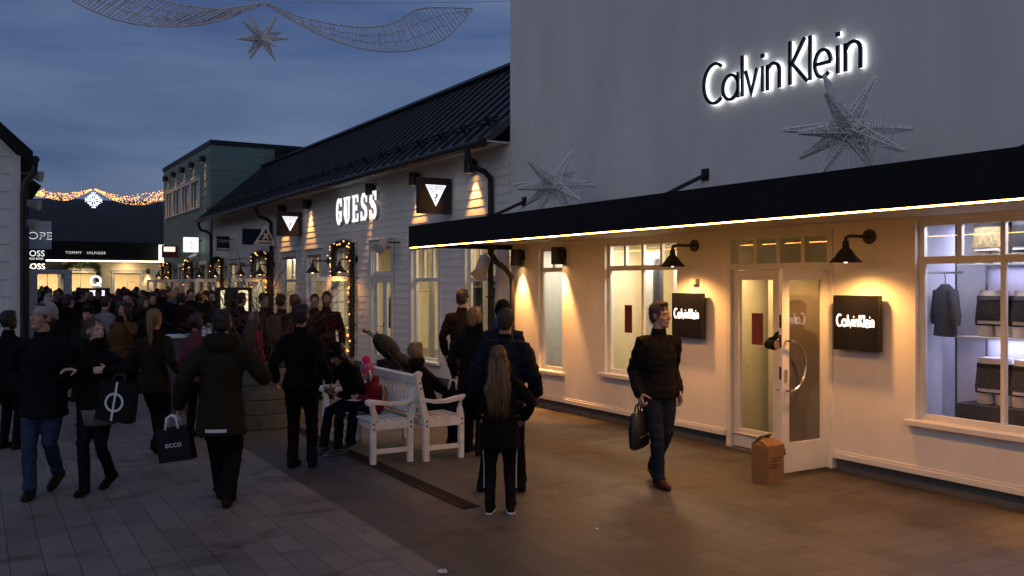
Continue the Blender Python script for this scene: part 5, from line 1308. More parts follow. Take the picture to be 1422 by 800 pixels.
    # --- jacket
    m = MB(); j = jw; g = puff * .012; dnv = V((0, 0, -1))
    chest = .100 * S if not fem else .104 * S
    R = []
    if not seated:
        for q in ((1, .55) if hem > .08 else (1,)): R.append((P + dnv * hem * q * S, rt * (.168 + .10 * hem * q) * S * j, fw * (.128 + .09 * hem * q) * S * j))
    else: R.append((P - up * .06 * S, rt * .165 * S * j, fw * .135 * S * j))
    waist = .150 if not fem else .138
    R += [(P + up * .02 * S, rt * (.170 * S * j + g), fw * (.130 * S * j + g)), (P + up * .16 * S, rt * (waist * S * j + g), fw * (.115 * S * j + g)), (P + up * .32 * S, rt * (.168 * S * j + g) * (1 if not fem else .93), fw * (.122 * S * j + g)), (P + up * .42 * S, rt * (.168 * S * j + g) * (1 if not fem else .92), fw * (.112 * S * j + g)), (P + up * .485 * S, rt * .128 * S * j, fw * .092 * S * j), (P + up * .525 * S, rt * .094 * S * j, fw * .080 * S), (P + up * .56 * S, rt * .07 * S, fw * .068 * S)]
    m.loft(R, 24)
    if collar: m.tube([P + up * .52 * S, P + up * .585 * S + fw * .004, P + up * .615 * S + fw * .008], [.082 * S, .072 * S, .070 * S], 16)
    for i in (0, 1):
        s0 = sh[i]; e = elb[i]; w = wri[i]; dw = (w - e).normalized(); tp = .97
        rr = [.056, .068, .068, .062, .057, .058, .054, .048]
        m.tube([s0 + (N - s0) * .35 - up * .02 * S, s0, s0.lerp(e, .35), s0.lerp(e, .8), e, e.lerp(w, .35), e.lerp(w, .75), e.lerp(w, tp)], [q * S * sleeve * (1 if not fem else .88) + g * .7 for q in rr], 14, round_ends=True)
    if hood:
        hb = P + up * .555 * S - fw * .085 * S
        m.ell(hb, (.125 * S, .075 * S, .085 * S), Rs @ R3('X', 25)); m.tube([hb + rt * -.12 * S + fw * .07 * S + up * .02 * S, hb - rt * .10 * S - fw * .0 * S + up * .05 * S, hb - fw * .03 * S + up * .065 * S, hb + rt * .10 * S + up * .05 * S, hb + rt * .12 * S + fw * .07 * S + up * .02 * S], .042 * S, 10, round_ends=True)
    jm = remesh(m, .0125 if detail == 2 else vox * 1.2, 4); sj = random.random() * 60
    pts_f = elb + [P + up * .12 * S, P + up * .42 * S + rt * SW, P + up * .42 * S - rt * SW]
    def jf(c):
        near = max(max(0, 1 - (c - k).length / (.20 * S)) for k in pts_f)
        v = (.005 + .015 * near) * S * noise.noise(V((c.x * 7 + sj, c.y * 7, c.z * 17 + c.x * 6))) + .0055 * S * noise.noise(V((c.x * 22, c.y * 22 + sj, c.z * 22)))
        if puff:
            q = min((c - sh[i].lerp(elb[i], .5)).length for i in (0, 1)); zz = (c - P).dot(up) if q > .16 * S else (c - sh[0 if c.x < 0 else 1]).length
            v += puff * (.010 * abs(math.sin(zz / (.062) * PI)) - .004)
        return v
    displace(jm, jf); jo = fin(jm, 'jacket', cloth(jacket, .6 if puff else .85), root)
    if strip:
        m = MB(); y = P + dnv * (hem - .05) * S; b_ = -fw * (.128 + .09 * hem + .012) * S * j
        m.loft([(y + b_ + rt * .02 * S, rt * .004, V((0, 0, .016))), (y + b_ * 1.0 + rt * .02 * S - fw * .012, rt * .10 * S, V((0, 0, .016)))], 4) if False else None
        k = 8; vs = []; 
        for q in range(k + 1):
            th = math.radians(-118 + 46 * q / k); c = y + rt * math.cos(th) * (.168 + .10 * hem) * S * j * 1.05 + fw * math.sin(th) * (.128 + .09 * hem) * S * j * 1.085
            vs += [c - V((0, 0, .014)), c + V((0, 0, .014))]
        m.add(vs, [(2 * q, 2 * q + 2, 2 * q + 3, 2 * q + 1) for q in range(k)]); m.build('reflective_strip', M[strip], jo, smooth='all')
    if cuff:
        m = MB()
        for i in (0, 1): d = (wri[i] - elb[i]).normalized(); m.tube([elb[i].lerp(wri[i], .93), elb[i].lerp(wri[i], .985)], .046 * S, 12)
        m.build('cuff', cloth(cuff), jo, smooth='all')
    if scarf:
        m = MB(); c = P + up * .60 * S + fw * .01 * S
        for q in range(3): m.tube([c + (rt * math.cos(t) * .082 + fw * math.sin(t) * .085 + up * (.02 * math.sin(t * 2 + q) + (-.03, .0, .03)[q])) * S for t in [k / 16 * 2 * PI for k in range(17)]], .030 * S, 10)
        sm = remesh(m, .012, 2); displace(sm, lambda c: .004 * noise.noise(c * 30)); fin(sm, 'scarf', cloth(scarf), root)
    if pack:
        m = MB(); c = P + up * .30 * S - fw * .19 * S
        m.loft([(c - up * .22 * S, rt * .10 * S, fw * .06 * S), (c - up * .19 * S, rt * .14 * S, fw * .085 * S), (c, rt * .15 * S, fw * .09 * S), (c + up * .16 * S, rt * .13 * S, fw * .075 * S), (c + up * .21 * S, rt * .08 * S, fw * .05 * S)], 20, power=.7); m.ell(c - fw * .07 * S - up * .08 * S, (.10 * S, .05 * S, .09 * S), Rs)
        bk = fin(remesh(m, .012, 3), 'backpack', cloth(pack), root); bk['label'] = 'backpack worn on the back'
        m = MB()
        for q in (-1, 1): m.tube([c + rt * q * .09 * S + up * .19 * S + fw * .05 * S, P + up * .535 * S + rt * q * .10 * S, P + up * .40 * S + rt * q * .11 * S + fw * .13 * S, c + rt * q * .13 * S - up * .15 * S + fw * .05 * S], .016 * S, 6)
        m.build('strap', cloth(pack), bk, smooth='all')
    # --- hair and hats
    if hair and hair != 'none':
        m = MB(); m.ell(HP(0, -.020, .040), er_((.0835, .101, .096)), Rh, 18, 12)
        if hair in ('short', 'bob', 'long', 'pony', 'tied', 'curly'): m.ell(HP(0, -.045, -.005), er_((.077, .066, .085)), Rh, 16, 10)
        if hair == 'short':
            for q in (-1, 1): m.ell(HP(q * .071, .012, .022), er_((.012, .028, .04)), Rh)
            m.ell(HP(0, .040, .105), er_((.060, .042, .028)), Rh)
        if hair in ('bob', 'curly'):
            for q in (-1, 1): m.ell(HP(q * .070, -.010, -.03), er_((.026, .060, .085)), Rh)
            m.ell(HP(0, -.05, .02), er_((.088, .083, .090)), Rh); m.ell(HP(0, .035, .098), er_((.064, .045, .034)), Rh)
        if hair == 'curly':
            rr = random.Random(4)
            for q in range(40): a = rr.uniform(.3, 2 * PI - .3) + PI / 2; z = rr.uniform(-.16, .10); m.ell(HP(.085 * math.cos(a), -.02 + .085 * math.sin(a), z), er_((.034, .034, .04)), Rh, 8, 6)
        if hair in ('long',):
            for q in (-1, 1): m.tube([HP(q * .068, .01, .03), HP(q * .083, -.005, -.06), P + up * .50 * S + rt * q * .085 * S - fw * .02 * S], [.022 * hsc, .03 * hsc, .035 * hsc], 8, round_ends=True)
            bk = -fw * .105 * S
            m.loft([(HP(0, -.045, .07), rt * .07 * S, fw * .05 * S), (HP(0, -.060, -.03), rt * .088 * S, fw * .05 * S), (P + up * .57 * S + bk * .9, rt * .105 * S, fw * .045 * S), (P + up * .45 * S + bk * 1.22, rt * .112 * S, fw * .035 * S), (P + up * .33 * S + bk * 1.30, rt * .098 * S, fw * .026 * S), (P + up * .23 * S + bk * 1.28 + rt * .01, rt * .06 * S, fw * .016 * S)], 20)
        if hair == 'pony':
            m.ell(HP(0, -.115, .05), er_((.03, .03, .03)), Rh); m.tube([HP(0, -.11, .05), HP(.01, -.155, .02), HP(.012, -.155, -.10), HP(.016, -.135, -.22), HP(.02, -.13, -.32)], [.022 * hsc, .032 * hsc, .034 * hsc, .026 * hsc, .01 * hsc], 10, round_ends=True)
        if hair == 'tied': m.ell(HP(0, -.11, .0), er_((.05, .045, .05)), Rh)
        if beard: m.ell(HP(0, .040, -.088), er_((.052, .054, .044)), Rh); [m.ell(HP(q * .056, .03, -.055), er_((.014, .035, .045)), Rh) for q in (-1, 1)]
        hmesh = remesh(m, .008 if detail == 2 else .012, 2); sdh = random.random() * 9
        def hf(c):
            l = Rh.transposed() @ (c - H); a = math.atan2(l.x, -l.y + .02)
            return .0085 * noise.noise(V((a * 9 + sdh, l.z * 5, l.y * 6))) + .003 * noise.noise(V((a * 30, l.z * 9 + sdh, 0)))
        displace(hmesh, hf)
        if detail >= 1 and hair != 'none' and not hat:      # loose strands that break the outline
            ex2 = MB(); rr = random.Random(int(h * 999)); vs_ = hmesh.vertices; nv_ = len(vs_)
            for q in range(420 if detail == 2 else 160):
                v = vs_[rr.randrange(nv_)]; l = Rh.transposed() @ (v.co - H)
                if l.y > .045 * hsc and l.z < .09 * hsc: continue
                fl = Rh @ V((l.x * .8 + rr.gauss(0, .03), l.y * .6 - .03 + rr.gauss(0, .03), -.11 + rr.gauss(0, .05) + (.05 if l.z > .08 * hsc else 0))); fl.normalize()
                d_ = (fl + v.normal * rr.uniform(.15, .55)).normalized(); w_ = d_.cross(v.normal); w_ = w_.normalized() * rr.uniform(.0012, .0028); L_ = rr.uniform(.025, .06) * (1.2 if fem else .8); b0_ = v.co - v.normal * .002
                ex2.add([b0_ - w_, b0_ + w_, b0_ + d_ * L_ * .6 + w_ * .7, b0_ + d_ * L_ * .6 - w_ * .7, b0_ + (d_ + V((0, 0, -.25))).normalized() * L_], [(0, 1, 2, 3), (3, 2, 4)])
            b = bmesh.new(); b.from_mesh(hmesh); me2 = ex2.mesh('ex'); b.from_mesh(me2); b.to_mesh(hmesh); b.free(); bpy.data.meshes.remove(me2)
        ho = fin(hmesh, 'hair', hm, root)
        if hair == 'long':
            m = MB(); rr = random.Random(8)
            for q in range(230):
                x = rr.uniform(-1, 1); c0 = HP(x * .075, -.07 - .03 * (1 - x * x), rr.uniform(-.03, .05)); sp = rr.uniform(.8, 1.25); e0 = rr.uniform(.10, .38)
                p1 = P + up * .56 * S + rt * x * .10 * S - fw * (.135 + .02 * rr.random()) * S; p2 = P + up * .42 * S + rt * (x * .112 * sp + rr.uniform(-.012, .012)) * S - fw * (.158 + .02 * rr.random()) * S; p3 = P + up * e0 * S + rt * (x * .085 * sp + rr.uniform(-.02, .02)) * S - fw * (.15 + .025 * rr.random()) * S
                m.tube(smooth_path([c0, p1, p2, p3], 9), [.004, .0045, .005, .005, .005, .0045, .004, .0035, .003, .001], 4)
            for i_ in range(len(m.m)): m.m[i_] = (i_ // 38) % 3
            m.build('strands', [hm, hairmat(tuple(x * 1.7 for x in hairc)), hairmat(tuple(x * .55 for x in hairc))], ho, smooth='all')
    if hat:
        k, c = hat[0], hat[1]
        m = MB()
        if k in ('beanie', 'pompom'):
            m.ell(HP(0, -.018, .044), er_((.0885, .108, .118)), Rh, 22, 14)
            hh = remesh(m, .008, 1)
            # keep only what lies above the brim plane
            b = bmesh.new(); b.from_mesh(hh); bmesh.ops.delete(b, geom=[v for v in b.verts if (Rh.transposed() @ (v.co - H)).z < (.012 + .16 * (Rh.transposed() @ (v.co - H)).y) * hsc], context='VERTS'); b.to_mesh(hh); b.free()
            displace(hh, lambda q: .003 * math.sin(math.atan2(*(Rh.transposed() @ (q - H)).xy) * 26) + .003 * noise.noise(q * 25))
            ho = fin(hh, 'knitted_hat', cloth(c), root); m = MB()
            ring = [HP(.0885 * math.sin(t), -.018 + .1065 * math.cos(t), .024 + .16 * (-.018 + .107 * math.cos(t))) for t in [q / 28 * 2 * PI for q in range(29)]]
            m.tube(ring, .0065 * hsc, 8, cap=False, flat=3.2); m.build('turned_brim', cloth(hat[2] if len(hat) > 2 else c), ho, smooth='all')
            if k == 'pompom':
                m = MB(); rr = random.Random(2); pcn = HP(0, -.05, .185)
                for q in range(420):
                    d = V((rr.gauss(0, 1), rr.gauss(0, 1), rr.gauss(0, 1))).normalized(); w = d.cross(V((.3, .5, .8))).normalized() * .006; m.add([pcn + d * .02 - w, pcn + d * .02 + w, pcn + d * rr.uniform(.045, .06)], [(0, 1, 2)])
                m.ell(pcn, (.045, .045, .045)); m.build('pompom', cloth(hat[3]), ho, recalc=False)
                m = MB()
                for q in range(30):
                    t = q / 30 * 2 * PI
                    for z, rr_ in ((.085, .0), (.115, .1)):
                        sc_ = math.sqrt(max(.05, 1 - ((z - .05) / .108) ** 2)); m.ell(HP(.096 * sc_ * math.sin(t + rr_), -.022 + .115 * sc_ * math.cos(t + rr_), z), (.006, .006, .006), nu=5, nv=4, mi=0 if (q + int(z > .1)) % 2 else 1)
                m.build('knit_pattern', [M['printed_white'], cloth((.1, .12, .4))], ho)
                m = MB()
                for q in (-1, 1): m.tube([HP(q * .088, 0, .03), HP(q * .09, .01, -.06), HP(q * .075, .03, -.16), HP(q * .07, .03, -.24)], [.02 * hsc, .016 * hsc, .006, .006], 8)
                m.build('ear_flaps', M['printed_white'], ho, smooth='all')
        elif k == 'brimmed':
            m.lathe([(.0, .165), (.075, .155), (.092, .12), (.097, .055), (.135, .03), (.14, .022), (.098, .04), (.09, .05)], (0, -.015, 0), 24)
            b_ = MB(); b_.add([HP(*q) for q in m.v], m.f); b_.build('hat', cloth(c), root, smooth='all')
        elif k == 'cap':
            m.ell(HP(0, -.018, .055), er_((.090, .106, .096)), Rh, 18, 12); m.loft([(HP(0, .04, .08), Rh @ V((.07, 0, 0)) * hsc, Rh @ V((0, 0, .012)) * hsc), (HP(0, .15, .062), Rh @ V((.055, 0, 0)) * hsc, Rh @ V((0, 0, .006)) * hsc)], 12)
            fin(remesh(m, .009, 1), 'cap', cloth(c), root)
    root['_w'] = 0; del root['_w']
    info = dict(root=root, wri=wri, elb=elb, H=H, P=P, S=S)
    mw = Matrix.Translation(pos) @ Matrix.Rotation(-YAW - math.radians(face), 4, 'Z'); info['world'] = lambda p: mw @ V(p); info['mw'] = mw
    return info
BLK = (.010, .010, .012); NAVY = (.012, .016, .03); DARK = (.016, .015, .015); JEAN = (.030, .048, .095); OLIVE = (.034, .031, .021)
BLONDE = (.28, .17, .07); BROWN = (.045, .022, .010); HDARK = (.012, .008, .006)
def shopping_bag(wpt, w, d, h, rz, col, label, handle=.13, tilt=0., hcol='printed_white', text=None, rings=False):
    """paper carrier hanging from a hand at world point wpt"""
    t = empty('shopping_bag', V(wpt) - V((0, 0, handle)), rz, label, 'shopping bag'); t.rotation_euler = (0, math.radians(tilt), rz)
    m = MB(); f = Fr((0, -d / 2, 0), (1, 0, 0)); rr = random.Random(int(h * 1000)); k = 6
    def P(a, b, n):   # slightly creased walls
        return V((a * w / 2 * (1 - .04 * (b > .9)), (n * d / 2) * (1 - .35 * b) , -h + b * h)) + V((rr.uniform(-.004, .004), rr.uniform(-.006, .006), 0)) * (0 < b < 1)
    for n in (-1, 1):
        g = [[P(-1 + 2 * i / k, j / k, n) for i in range(k + 1)] for j in range(k + 1)]; o = len(m.v)
        m.add([p for r_ in g for p in r_], [(j * (k + 1) + i, j * (k + 1) + i + 1, (j + 1) * (k + 1) + i + 1, (j + 1) * (k + 1) + i) for j in range(k) for i in range(k)])
    for a in (-1, 1): m.add([P(a, 0, -1), P(a, 0, 1), P(a, 1, 1), P(a, 1, -1)], [(0, 1, 2, 3)])
    m.add([P(-1, 0, -1), P(1, 0, -1), P(1, 0, 1), P(-1, 0, 1)], [(0, 1, 2, 3)])
    b = m.build('bag_body', cloth(col, .6), t, smooth=30)
    m = MB()
    for n in (-1, 1): m.tube([(-w * .2, n * d * .32, -.02), (-w * .14, n * d * .15, handle * .8), (0, n * .012, handle), (w * .14, n * d * .15, handle * .8), (w * .2, n * d * .32, -.02)], .008 if hcol != 'printed_white' else .014, 6, flat=.5)
    m.build('handle', M[hcol], t, smooth='all')
    al = math.atan2(d * .5 - d * .325, h); F_ = Fr((0, -d / 2 - .008, -h), (1, 0, 0), (0, math.sin(al), math.cos(al))); m = MB()
    if text: text_into(m, F_, text, h * .26, w * .02, h * .42, .0, .002, sx=1.1)
    if rings:
        m.stroke(F_, arc(0, h * .48, w * .24, w * .24, 0, 360, 26)[:-1], .020, 0, .002, closed=True); m.stroke(F_, [(0, .01), (0, h * .99)], .020, 0, .0025)
    if m.v: m.build('print', M['printed_white'], b)
    return t
# --- couple at left
i1 = person(61, 686, face=174, h=1.765, label='man in grey beanie and dark parka looking up, walking in blue jeans', lean=2, head=(-42, 14, 0), hat=('beanie', (.33, .33, .34)), hair='short', hairc=(.05, .03, .018),
    feet=((-.035, -.22), (.06, .15)), fz=(.07, 0), wl=(-.15, .0, .97), wr=(.16, .0, .97), el=(-1, -.7, 0), er=(1, -.7, 0), jacket=(.013, .014, .019), hem=.17, jw=1.25, sleeve=1.3, trousers=JEAN, leg=1.0, shoe=(.03, .02, .013))
i2 = person(134, 682, face=186, h=1.62, fem=True, label='woman in black scarf looking aside with a black carrier on her arm', head=(66, 6, 0), hair='tied', hairc=BROWN, skin=mat('skin_pale', (.52, .32, .25), .5, var=.06), scarf=BLK,
    feet=((-.03, -.20), (.045, .14)), fz=(.05, 0), wl=(-.24, .24, 1.25), wr=(.03, .30, 1.26), el=(-1, -.2, -.5), er=(1, -.3, -.5), hl=(V((1, .3, .0)), V((0, -1, -.2))), hr=(V((.5, .6, .05)), V((0, -.2, -1))), curl=(.9, .45),
    jacket=BLK, hem=.06, jw=1.08, sleeve=1.1, trousers=(.012, .014, .024), leg=.92, shoe=BLK, boots=.2)
m = MB(); k = 18; R_ = i2['root']
P_ = i2['P']
m.loft([(P_ + V((0, 0, -.19)), V((.172, 0, 0)), V((0, .135, 0))), (P_ + V((0, 0, -.05)), V((.160, 0, 0)), V((0, .128, 0))), (P_ + V((0, 0, .05)), V((.145, 0, 0)), V((0, .11, 0)))], 20); m.build('shirt_tail', cloth((.15, .15, .15)), R_, smooth='all')
shopping_bag(i2['world'](V((-.36, .22, 1.12))), .325, .13, .365, -YAW + math.radians(-4), (.016, .016, .018), 'black carrier bag with a white ringed line emblem held by the scarfed woman', handle=.06, tilt=8, hcol='black_metal', rings=True)
# --- people seen from behind, centre left
i3 = person(214, 628, face=4, h=1.70, fem=True, label='woman with blond ponytail and brownish jacket walking away', hair='pony', hairc=(.20, .125, .055), feet=((-.08, .30), (.09, -.16)), fz=(0, .05), wl=(-.27, .12, .93), wr=(.28, .10, .93), jacket=(.030, .024, .014), hem=.14, jw=1.16, sleeve=1.2, trousers=BLK, leg=.95, shoe=BLK, lean=3)
i4 = person(307, 700, face=-6, h=1.77, label='man in long olive hooded parka walking away with a carrier bag', hair='short', hairc=HDARK, head=(0, -6, 0), feet=((-.055, .30), (.07, -.10)), fz=(0, .0), wl=(-.36, .02, .86), wr=(.24, .30, 1.12), er=(.8, -.8, -.5), jacket=OLIVE, hem=.235, jw=1.24, sleeve=1.36, trousers=(.010, .011, .014), leg=1.25, shoe=(.02, .012, .01), hood=True, strip='printed_white', curl=(1.1, .4), lean=3)
shopping_bag(i4['world'](i4['wri'][0] + V((-.05, .01, -.085))), .31, .11, .30, -YAW + math.radians(-10), (.022, .024, .030), 'dark carrier bag with pale lettering hanging from the parka man\'s hand', handle=.10, tilt=-9, text='ecco')
i5 = person(418, 649, face=3, h=1.72, fem=True, label='person all in black standing with back turned before the planter', hair='short', hairc=HDARK, feet=((-.10, .02), (.11, .04)), wl=(-.30, .07, .93), wr=(.29, .08, .93), jacket=(.008, .008, .009), hem=.05, jw=1.28, sleeve=1.3, trousers=(.009, .009, .010), leg=1.02, shoe=BLK, boots=.05)
# --- on and round the benches
sx = 3.87
i6 = person(pos=(sx + .04, 10.05), face=-142, h=1.64, fem=True, label='seated person in black hat and coat bent over a food tray', hat=('beanie', BLK), hair='bob', hairc=HDARK, lean=27, head=(0, -16, 0), hipz=.555, seated=((-.10, .42, .50), (.10, .42, .50)), feet=((-.12, .46), (.10, .50)), wl=(-.10, .42, .72), wr=(.08, .40, .74), el=(-1, -.3, -.4), er=(1, -.3, -.4), hl=(V((.6, .6, .1)), V((.2, 0, 1))), hr=(V((-.6, .6, .1)), V((-.2, 0, 1))), jacket=(.009, .009, .010), jw=1.2, sleeve=1.2, trousers=(.014, .018, .03), shoe=(.10, .10, .10), sole=(.3, .3, .3))
wp = i6['world'](V((-.01, .50, .80)) * i6['S']); m = MB(); m.lathe([(0, 0), (.06, 0), (.085, .035), (.088, .035), (.062, -.004), (0, -.004)], (0, 0, 0), 18); t = empty('food_tray', wp, 0, 'small pale food bowl held on the lap of the seated person in black hat', 'bowl'); m.build('bowl', M['printed_white'], t, smooth='all'); m = MB(); m.ell((0, 0, .012), (.07, .07, .018)); m.build('food', M['cardboard'], t, smooth='all')
i7 = person(pos=(sx + .02, 9.50), face=-112, h=1.0, hs=1.24, label='child in red jacket and pink pompom hat sitting on the white bench', hat=('pompom', (.62, .06, .24), (.75, .05, .18), (.95, .04, .13)), hair='bob', hairc=BLONDE, lean=10, head=(14, -10, 0), hipz=.535, seated=((-.10, .44, .99), (.10, .44, .97)), feet=((-.10, .50), (.12, .52)), fz=(.13, .12), wl=(-.06, .34, 1.16), wr=(.12, .34, 1.16), jacket=(.16, .010, .018), jw=1.28, sleeve=1.35, puff=.5, trousers=(.010, .012, .022), leg=1.2, shoe=(.03, .03, .03), sole=(.25, .25, .25), hood=True, cuff=(.4, .16, .02))
p_ = i7['world'](V((.0, -.115, .985)) * i7['S']); m = MB()
for q in (-1, 1): m.tube([i7['P'] + V((q * .10, -.075, .10)), i7['P'] + V((q * .115, -.095, .17)), i7['P'] + V((q * .10, -.08, .24))], [.03, .035, .025], 10, round_ends=True, flat=.5)
m.build('jacket_patch', cloth((.42, .17, .02)), i7['root'], smooth='all')
m = MB(); m.box(-.09, .09, -.07, .07, 0, .004); o = m.build('napkin', M['printed_white'], None, loc=i7['world'](V((-.05, .40, 1.13)) * i7['S']), rz=.5); tag(o, 'white paper napkin on the lap of the child in red', 'napkin')
i8 = person(pos=(4.56, 9.58), face=52, h=1.56, fem=True, label='fair short haired woman in black seated on the bench facing the shops', hair='bob', hairc=(.17, .11, .055), lean=-15, head=(8, -14, 0), hipz=.51, seated=((-.10, .42, .50), (.10, .42, .50)), feet=((-.11, .48), (.12, .44)), wl=(-.05, .36, .70), wr=(.06, .36, .70), jacket=BLK, jw=1.3, sleeve=1.25, trousers=BLK, shoe=BLK, scarf=BLK)
i9 = person(694, 713, face=2, h=1.405, hs=1.04, fem=True, label='long haired girl in black coat standing with her back turned', hair='long', hairc=(.13, .070, .030), feet=((-.105, .0), (.115, .02)), wl=(-.24, .20, .98), wr=(.25, .20, .98), el=(-1, -.3, -.2), er=(1, -.3, -.2), jacket=(.010, .010, .012), hem=.21, jw=1.34, sleeve=1.42, trousers=(.010, .010, .012), leg=1.0, shoe=BLK, boots=.17, sole=(.5, .5, .5), stripes=True)
i10 = person(700, 682, face=6, h=1.71, label='man in quilted navy jacket standing right behind the long haired girl', hair='short', hairc=(.035, .02, .012), feet=((-.20, .0), (.16, .04)), ftoe=(28, -20), wl=(-.27, .22, .98), wr=(.30, .16, .93), jacket=(.011, .015, .028), hem=.08, jw=1.2, sleeve=1.36, puff=.8, trousers=BLK, shoe=BLK)
i11 = person(pos=at_d(699, 430, 10.2).to_tuple()[:2], face=12, h=1.73, label='person in black cap and blue collar queueing behind the navy quilted jacket', hat=('beanie', BLK), hair='short', hairc=HDARK, jacket=(.016, .020, .034), hem=.1, jw=1.18, sleeve=1.2, scarf=(.02, .10, .28), trousers=BLK)
i12 = person(657, 629, face=20, h=1.67, fem=True, label='fair cropped haired woman in black jacket queueing with a black bag', hair='short', hairc=(.30, .17, .08), jacket=BLK, hem=.12, jw=1.2, sleeve=1.2, trousers=BLK, shoe=BLK, boots=.12, wl=(-.28, .10, .93), scarf=BLK, feet=((-.08, .05), (.12, -.1)))
shopping_bag(i12['world'](i12['wri'][0] + V((-.03, .02, -.07))), .24, .12, .34, -YAW - .2, (.012, .011, .011), 'black carrier bag with white tissue held by the fair cropped haired woman', handle=.09, hcol='printed_white')
i13 = person(pos=at_d(640, 430, 12.9).to_tuple()[:2], face=28, h=1.85, label='tall man in dark brown coat looking into the tall shop window', hair='short', hairc=HDARK, jacket=(.022, .014, .011), hem=.2, jw=1.05, sleeve=1.08, trousers=BLK, shoe=BLK, wl=(-.27, .04, .88))
# --- man walking on the right, and the arm in the doorway
i14 = person(914, 672, face=163, h=1.765, label='man in black padded jacket and jeans walking past the white shop with a bag', head=(26, 2, 0), hair='short', hairc=(.035, .018, .010), feet=((-.05, -.20), (.05, .12)), fz=(.05, 0), ftoe=(4, -4), wl=(-.215, .0, .88), wr=(.225, .06, .875), er=(.15, -1, 0), el=(-.15, -1, 0), jacket=(.014, .012, .011), hem=.06, jw=1.12, sleeve=1.16, puff=.22, trousers=(.026, .034, .055), leg=1.05, shoe=(.06, .022, .012), curl=(.5, 1.3))
wp = i14['world'](i14['wri'][1] + V((0, .0, -.09)))
t = empty('briefcase', wp, -YAW + math.radians(62), 'soft black leather briefcase in the right hand of the walking man', 'briefcase'); m = MB()
m.loft([((0, 0, -.42), V((.16, 0, 0)), V((0, .03, 0))), ((0, 0, -.40), V((.19, 0, 0)), V((0, .05, 0))), ((0, 0, -.25), V((.20, 0, 0)), V((0, .062, 0))), ((0, 0, -.10), V((.185, 0, 0)), V((0, .045, 0))), ((0, 0, -.07), V((.17, 0, 0)), V((0, .025, 0)))], 28, power=.55); m.build('case', mat('leather_black', (.012, .011, .011), .38, var=.3, scale=12, bump=.3, bscale=60), t, smooth=50)
m = MB()
for q in (-1, 1): m.tube([(-.08, q * .02, -.08), (-.075, q * .012, -.015), (-.03, 0, .005), (.03, 0, .005), (.075, q * .012, -.015), (.08, q * .02, -.08)], .009, 7)
m.build('handle', M['sign_black'], t, smooth='all'); m = MB(); m.tube([(-.15, -.058, -.30), (0, -.072, -.285), (.15, -.058, -.30)], .005, 5); m.build('zip', M['chrome'], t)
i15 = person(pos=(7.60, 6.74), face=-118, h=1.72, label='person in black half hidden behind the open door, pushing it with one arm', hair='short', hairc=HDARK, wr=(-.10, .42, 1.28), er=(1, .25, -.35), hr=(V((-.7, .5, .1)), V((-.3, -.7, 0))), jacket=BLK, hem=.1, jw=1.1, trousers=BLK, detail=2)
i15['root'].location.z = .035
# --- middle distance
def mid(px, ytop, h, face, label, **kw):
    d = max(8., (CAMZ - h) * F / (ytop - HY)); return person(pos=at_d(px, 400, kw.pop('d', d)).to_tuple()[:2], face=face, h=h, label=label, detail=1, **kw)
mid(452, 403, 1.80, 168, 'bearded man in burgundy jacket facing the street before the garlanded door', d=15.2, hair='short', hairc=HDARK, beard=True, skin=SKIN2, jacket=(.032, .008, .010), jw=1.1, sleeve=1.15, trousers=BLK, wl=(-.27, .10, .9))
mid(368, 407, 1.77, 118, 'young man in plum jacket seen in profile by the twig bush', d=16.0, hair='short', hairc=HDARK, jacket=(.035, .012, .018), wr=(.10, .38, 1.15), er=(1, -.4, -.4), trousers=BLK)
mid(391, 410, 1.76, 20, 'person with tan backpack in the group behind the planter', d=15.0, fem=True, hair='tied', hairc=HDARK, jacket=(.05, .030, .026), pack=(.085, .052, .028), trousers=DARK)
mid(411, 412, 1.74, -60, 'red haired person in the group behind the planter', d=16.4, fem=True, hair='bob', hairc=(.16, .035, .012), jacket=(.035, .010, .012), trousers=BLK)
mid(351, 438, 1.45, 25, 'girl in bright pink jacket and patterned hat behind the planter', d=14.4, fem=True, hs=1.05, hat=('beanie', (.22, .15, .17)), hair='long', hairc=BROWN, jacket=(.30, .018, .09), jw=1.15, sleeve=1.2, trousers=BLK)
mid(335, 412, 1.76, 40, 'person in dark wine jacket left of the plum jacket man', d=16.8, hair='short', hairc=HDARK, jacket=(.035, .010, .016), trousers=BLK)
mid(322, 404, 1.84, 5, 'dark haired person standing right before the glowing advert screen', d=15.6, hair='curly', hairc=HDARK, jacket=BLK, trousers=BLK)
mid(436, 412, 1.74, 150, 'person in dark red jacket half hidden by the bearded man', d=16.6, hair='short', hairc=HDARK, jacket=(.03, .008, .010), trousers=BLK)
mid(273, 438, 1.56, 10, 'dark haired woman in dusky pink jacket left of the olive parka', d=11.4, fem=True, hair='bob', hairc=HDARK, jacket=(.11, .036, .05), jw=1.1, trousers=BLK, boots=.1)
mid(171, 418, 1.68, 178, 'curly dark haired woman in tan coat holding a phone to her ear', d=13.3, fem=True, hair='curly', hairc=HDARK, skin=SKIN2, jacket=(.105, .052, .022), hem=.25, scarf=(.03, .02, .015), wl=(-.10, .15, 1.44), el=(-.7, .2, -.8), hl=(V((.2, .1, 1)), V((1, 0, 0))), trousers=BLK)
mid(122, 425, 1.64, 176, 'person in dark green jacket with scarf over the mouth behind the couple', d=12.4, hair='short', hairc=HDARK, hat=('beanie', (.03, .022, .018)), scarf=(.05, .02, .024), jacket=(.014, .026, .018), jw=1.1, sleeve=1.15, trousers=BLK)
mid(146, 413, 1.70, 20, 'person in pale grey jacket with dark hair seen from behind', d=16.5, hair='short', hairc=HDARK, jacket=(.17, .17, .19), jw=1.1, trousers=BLK)
mid(197, 407, 1.70, 130, 'fair fringed woman turned sideways behind the ponytailed woman', d=16.8, fem=True, hair='bob', hairc=BROWN, jacket=BLK, scarf=(.05, .03, .03), trousers=BLK)
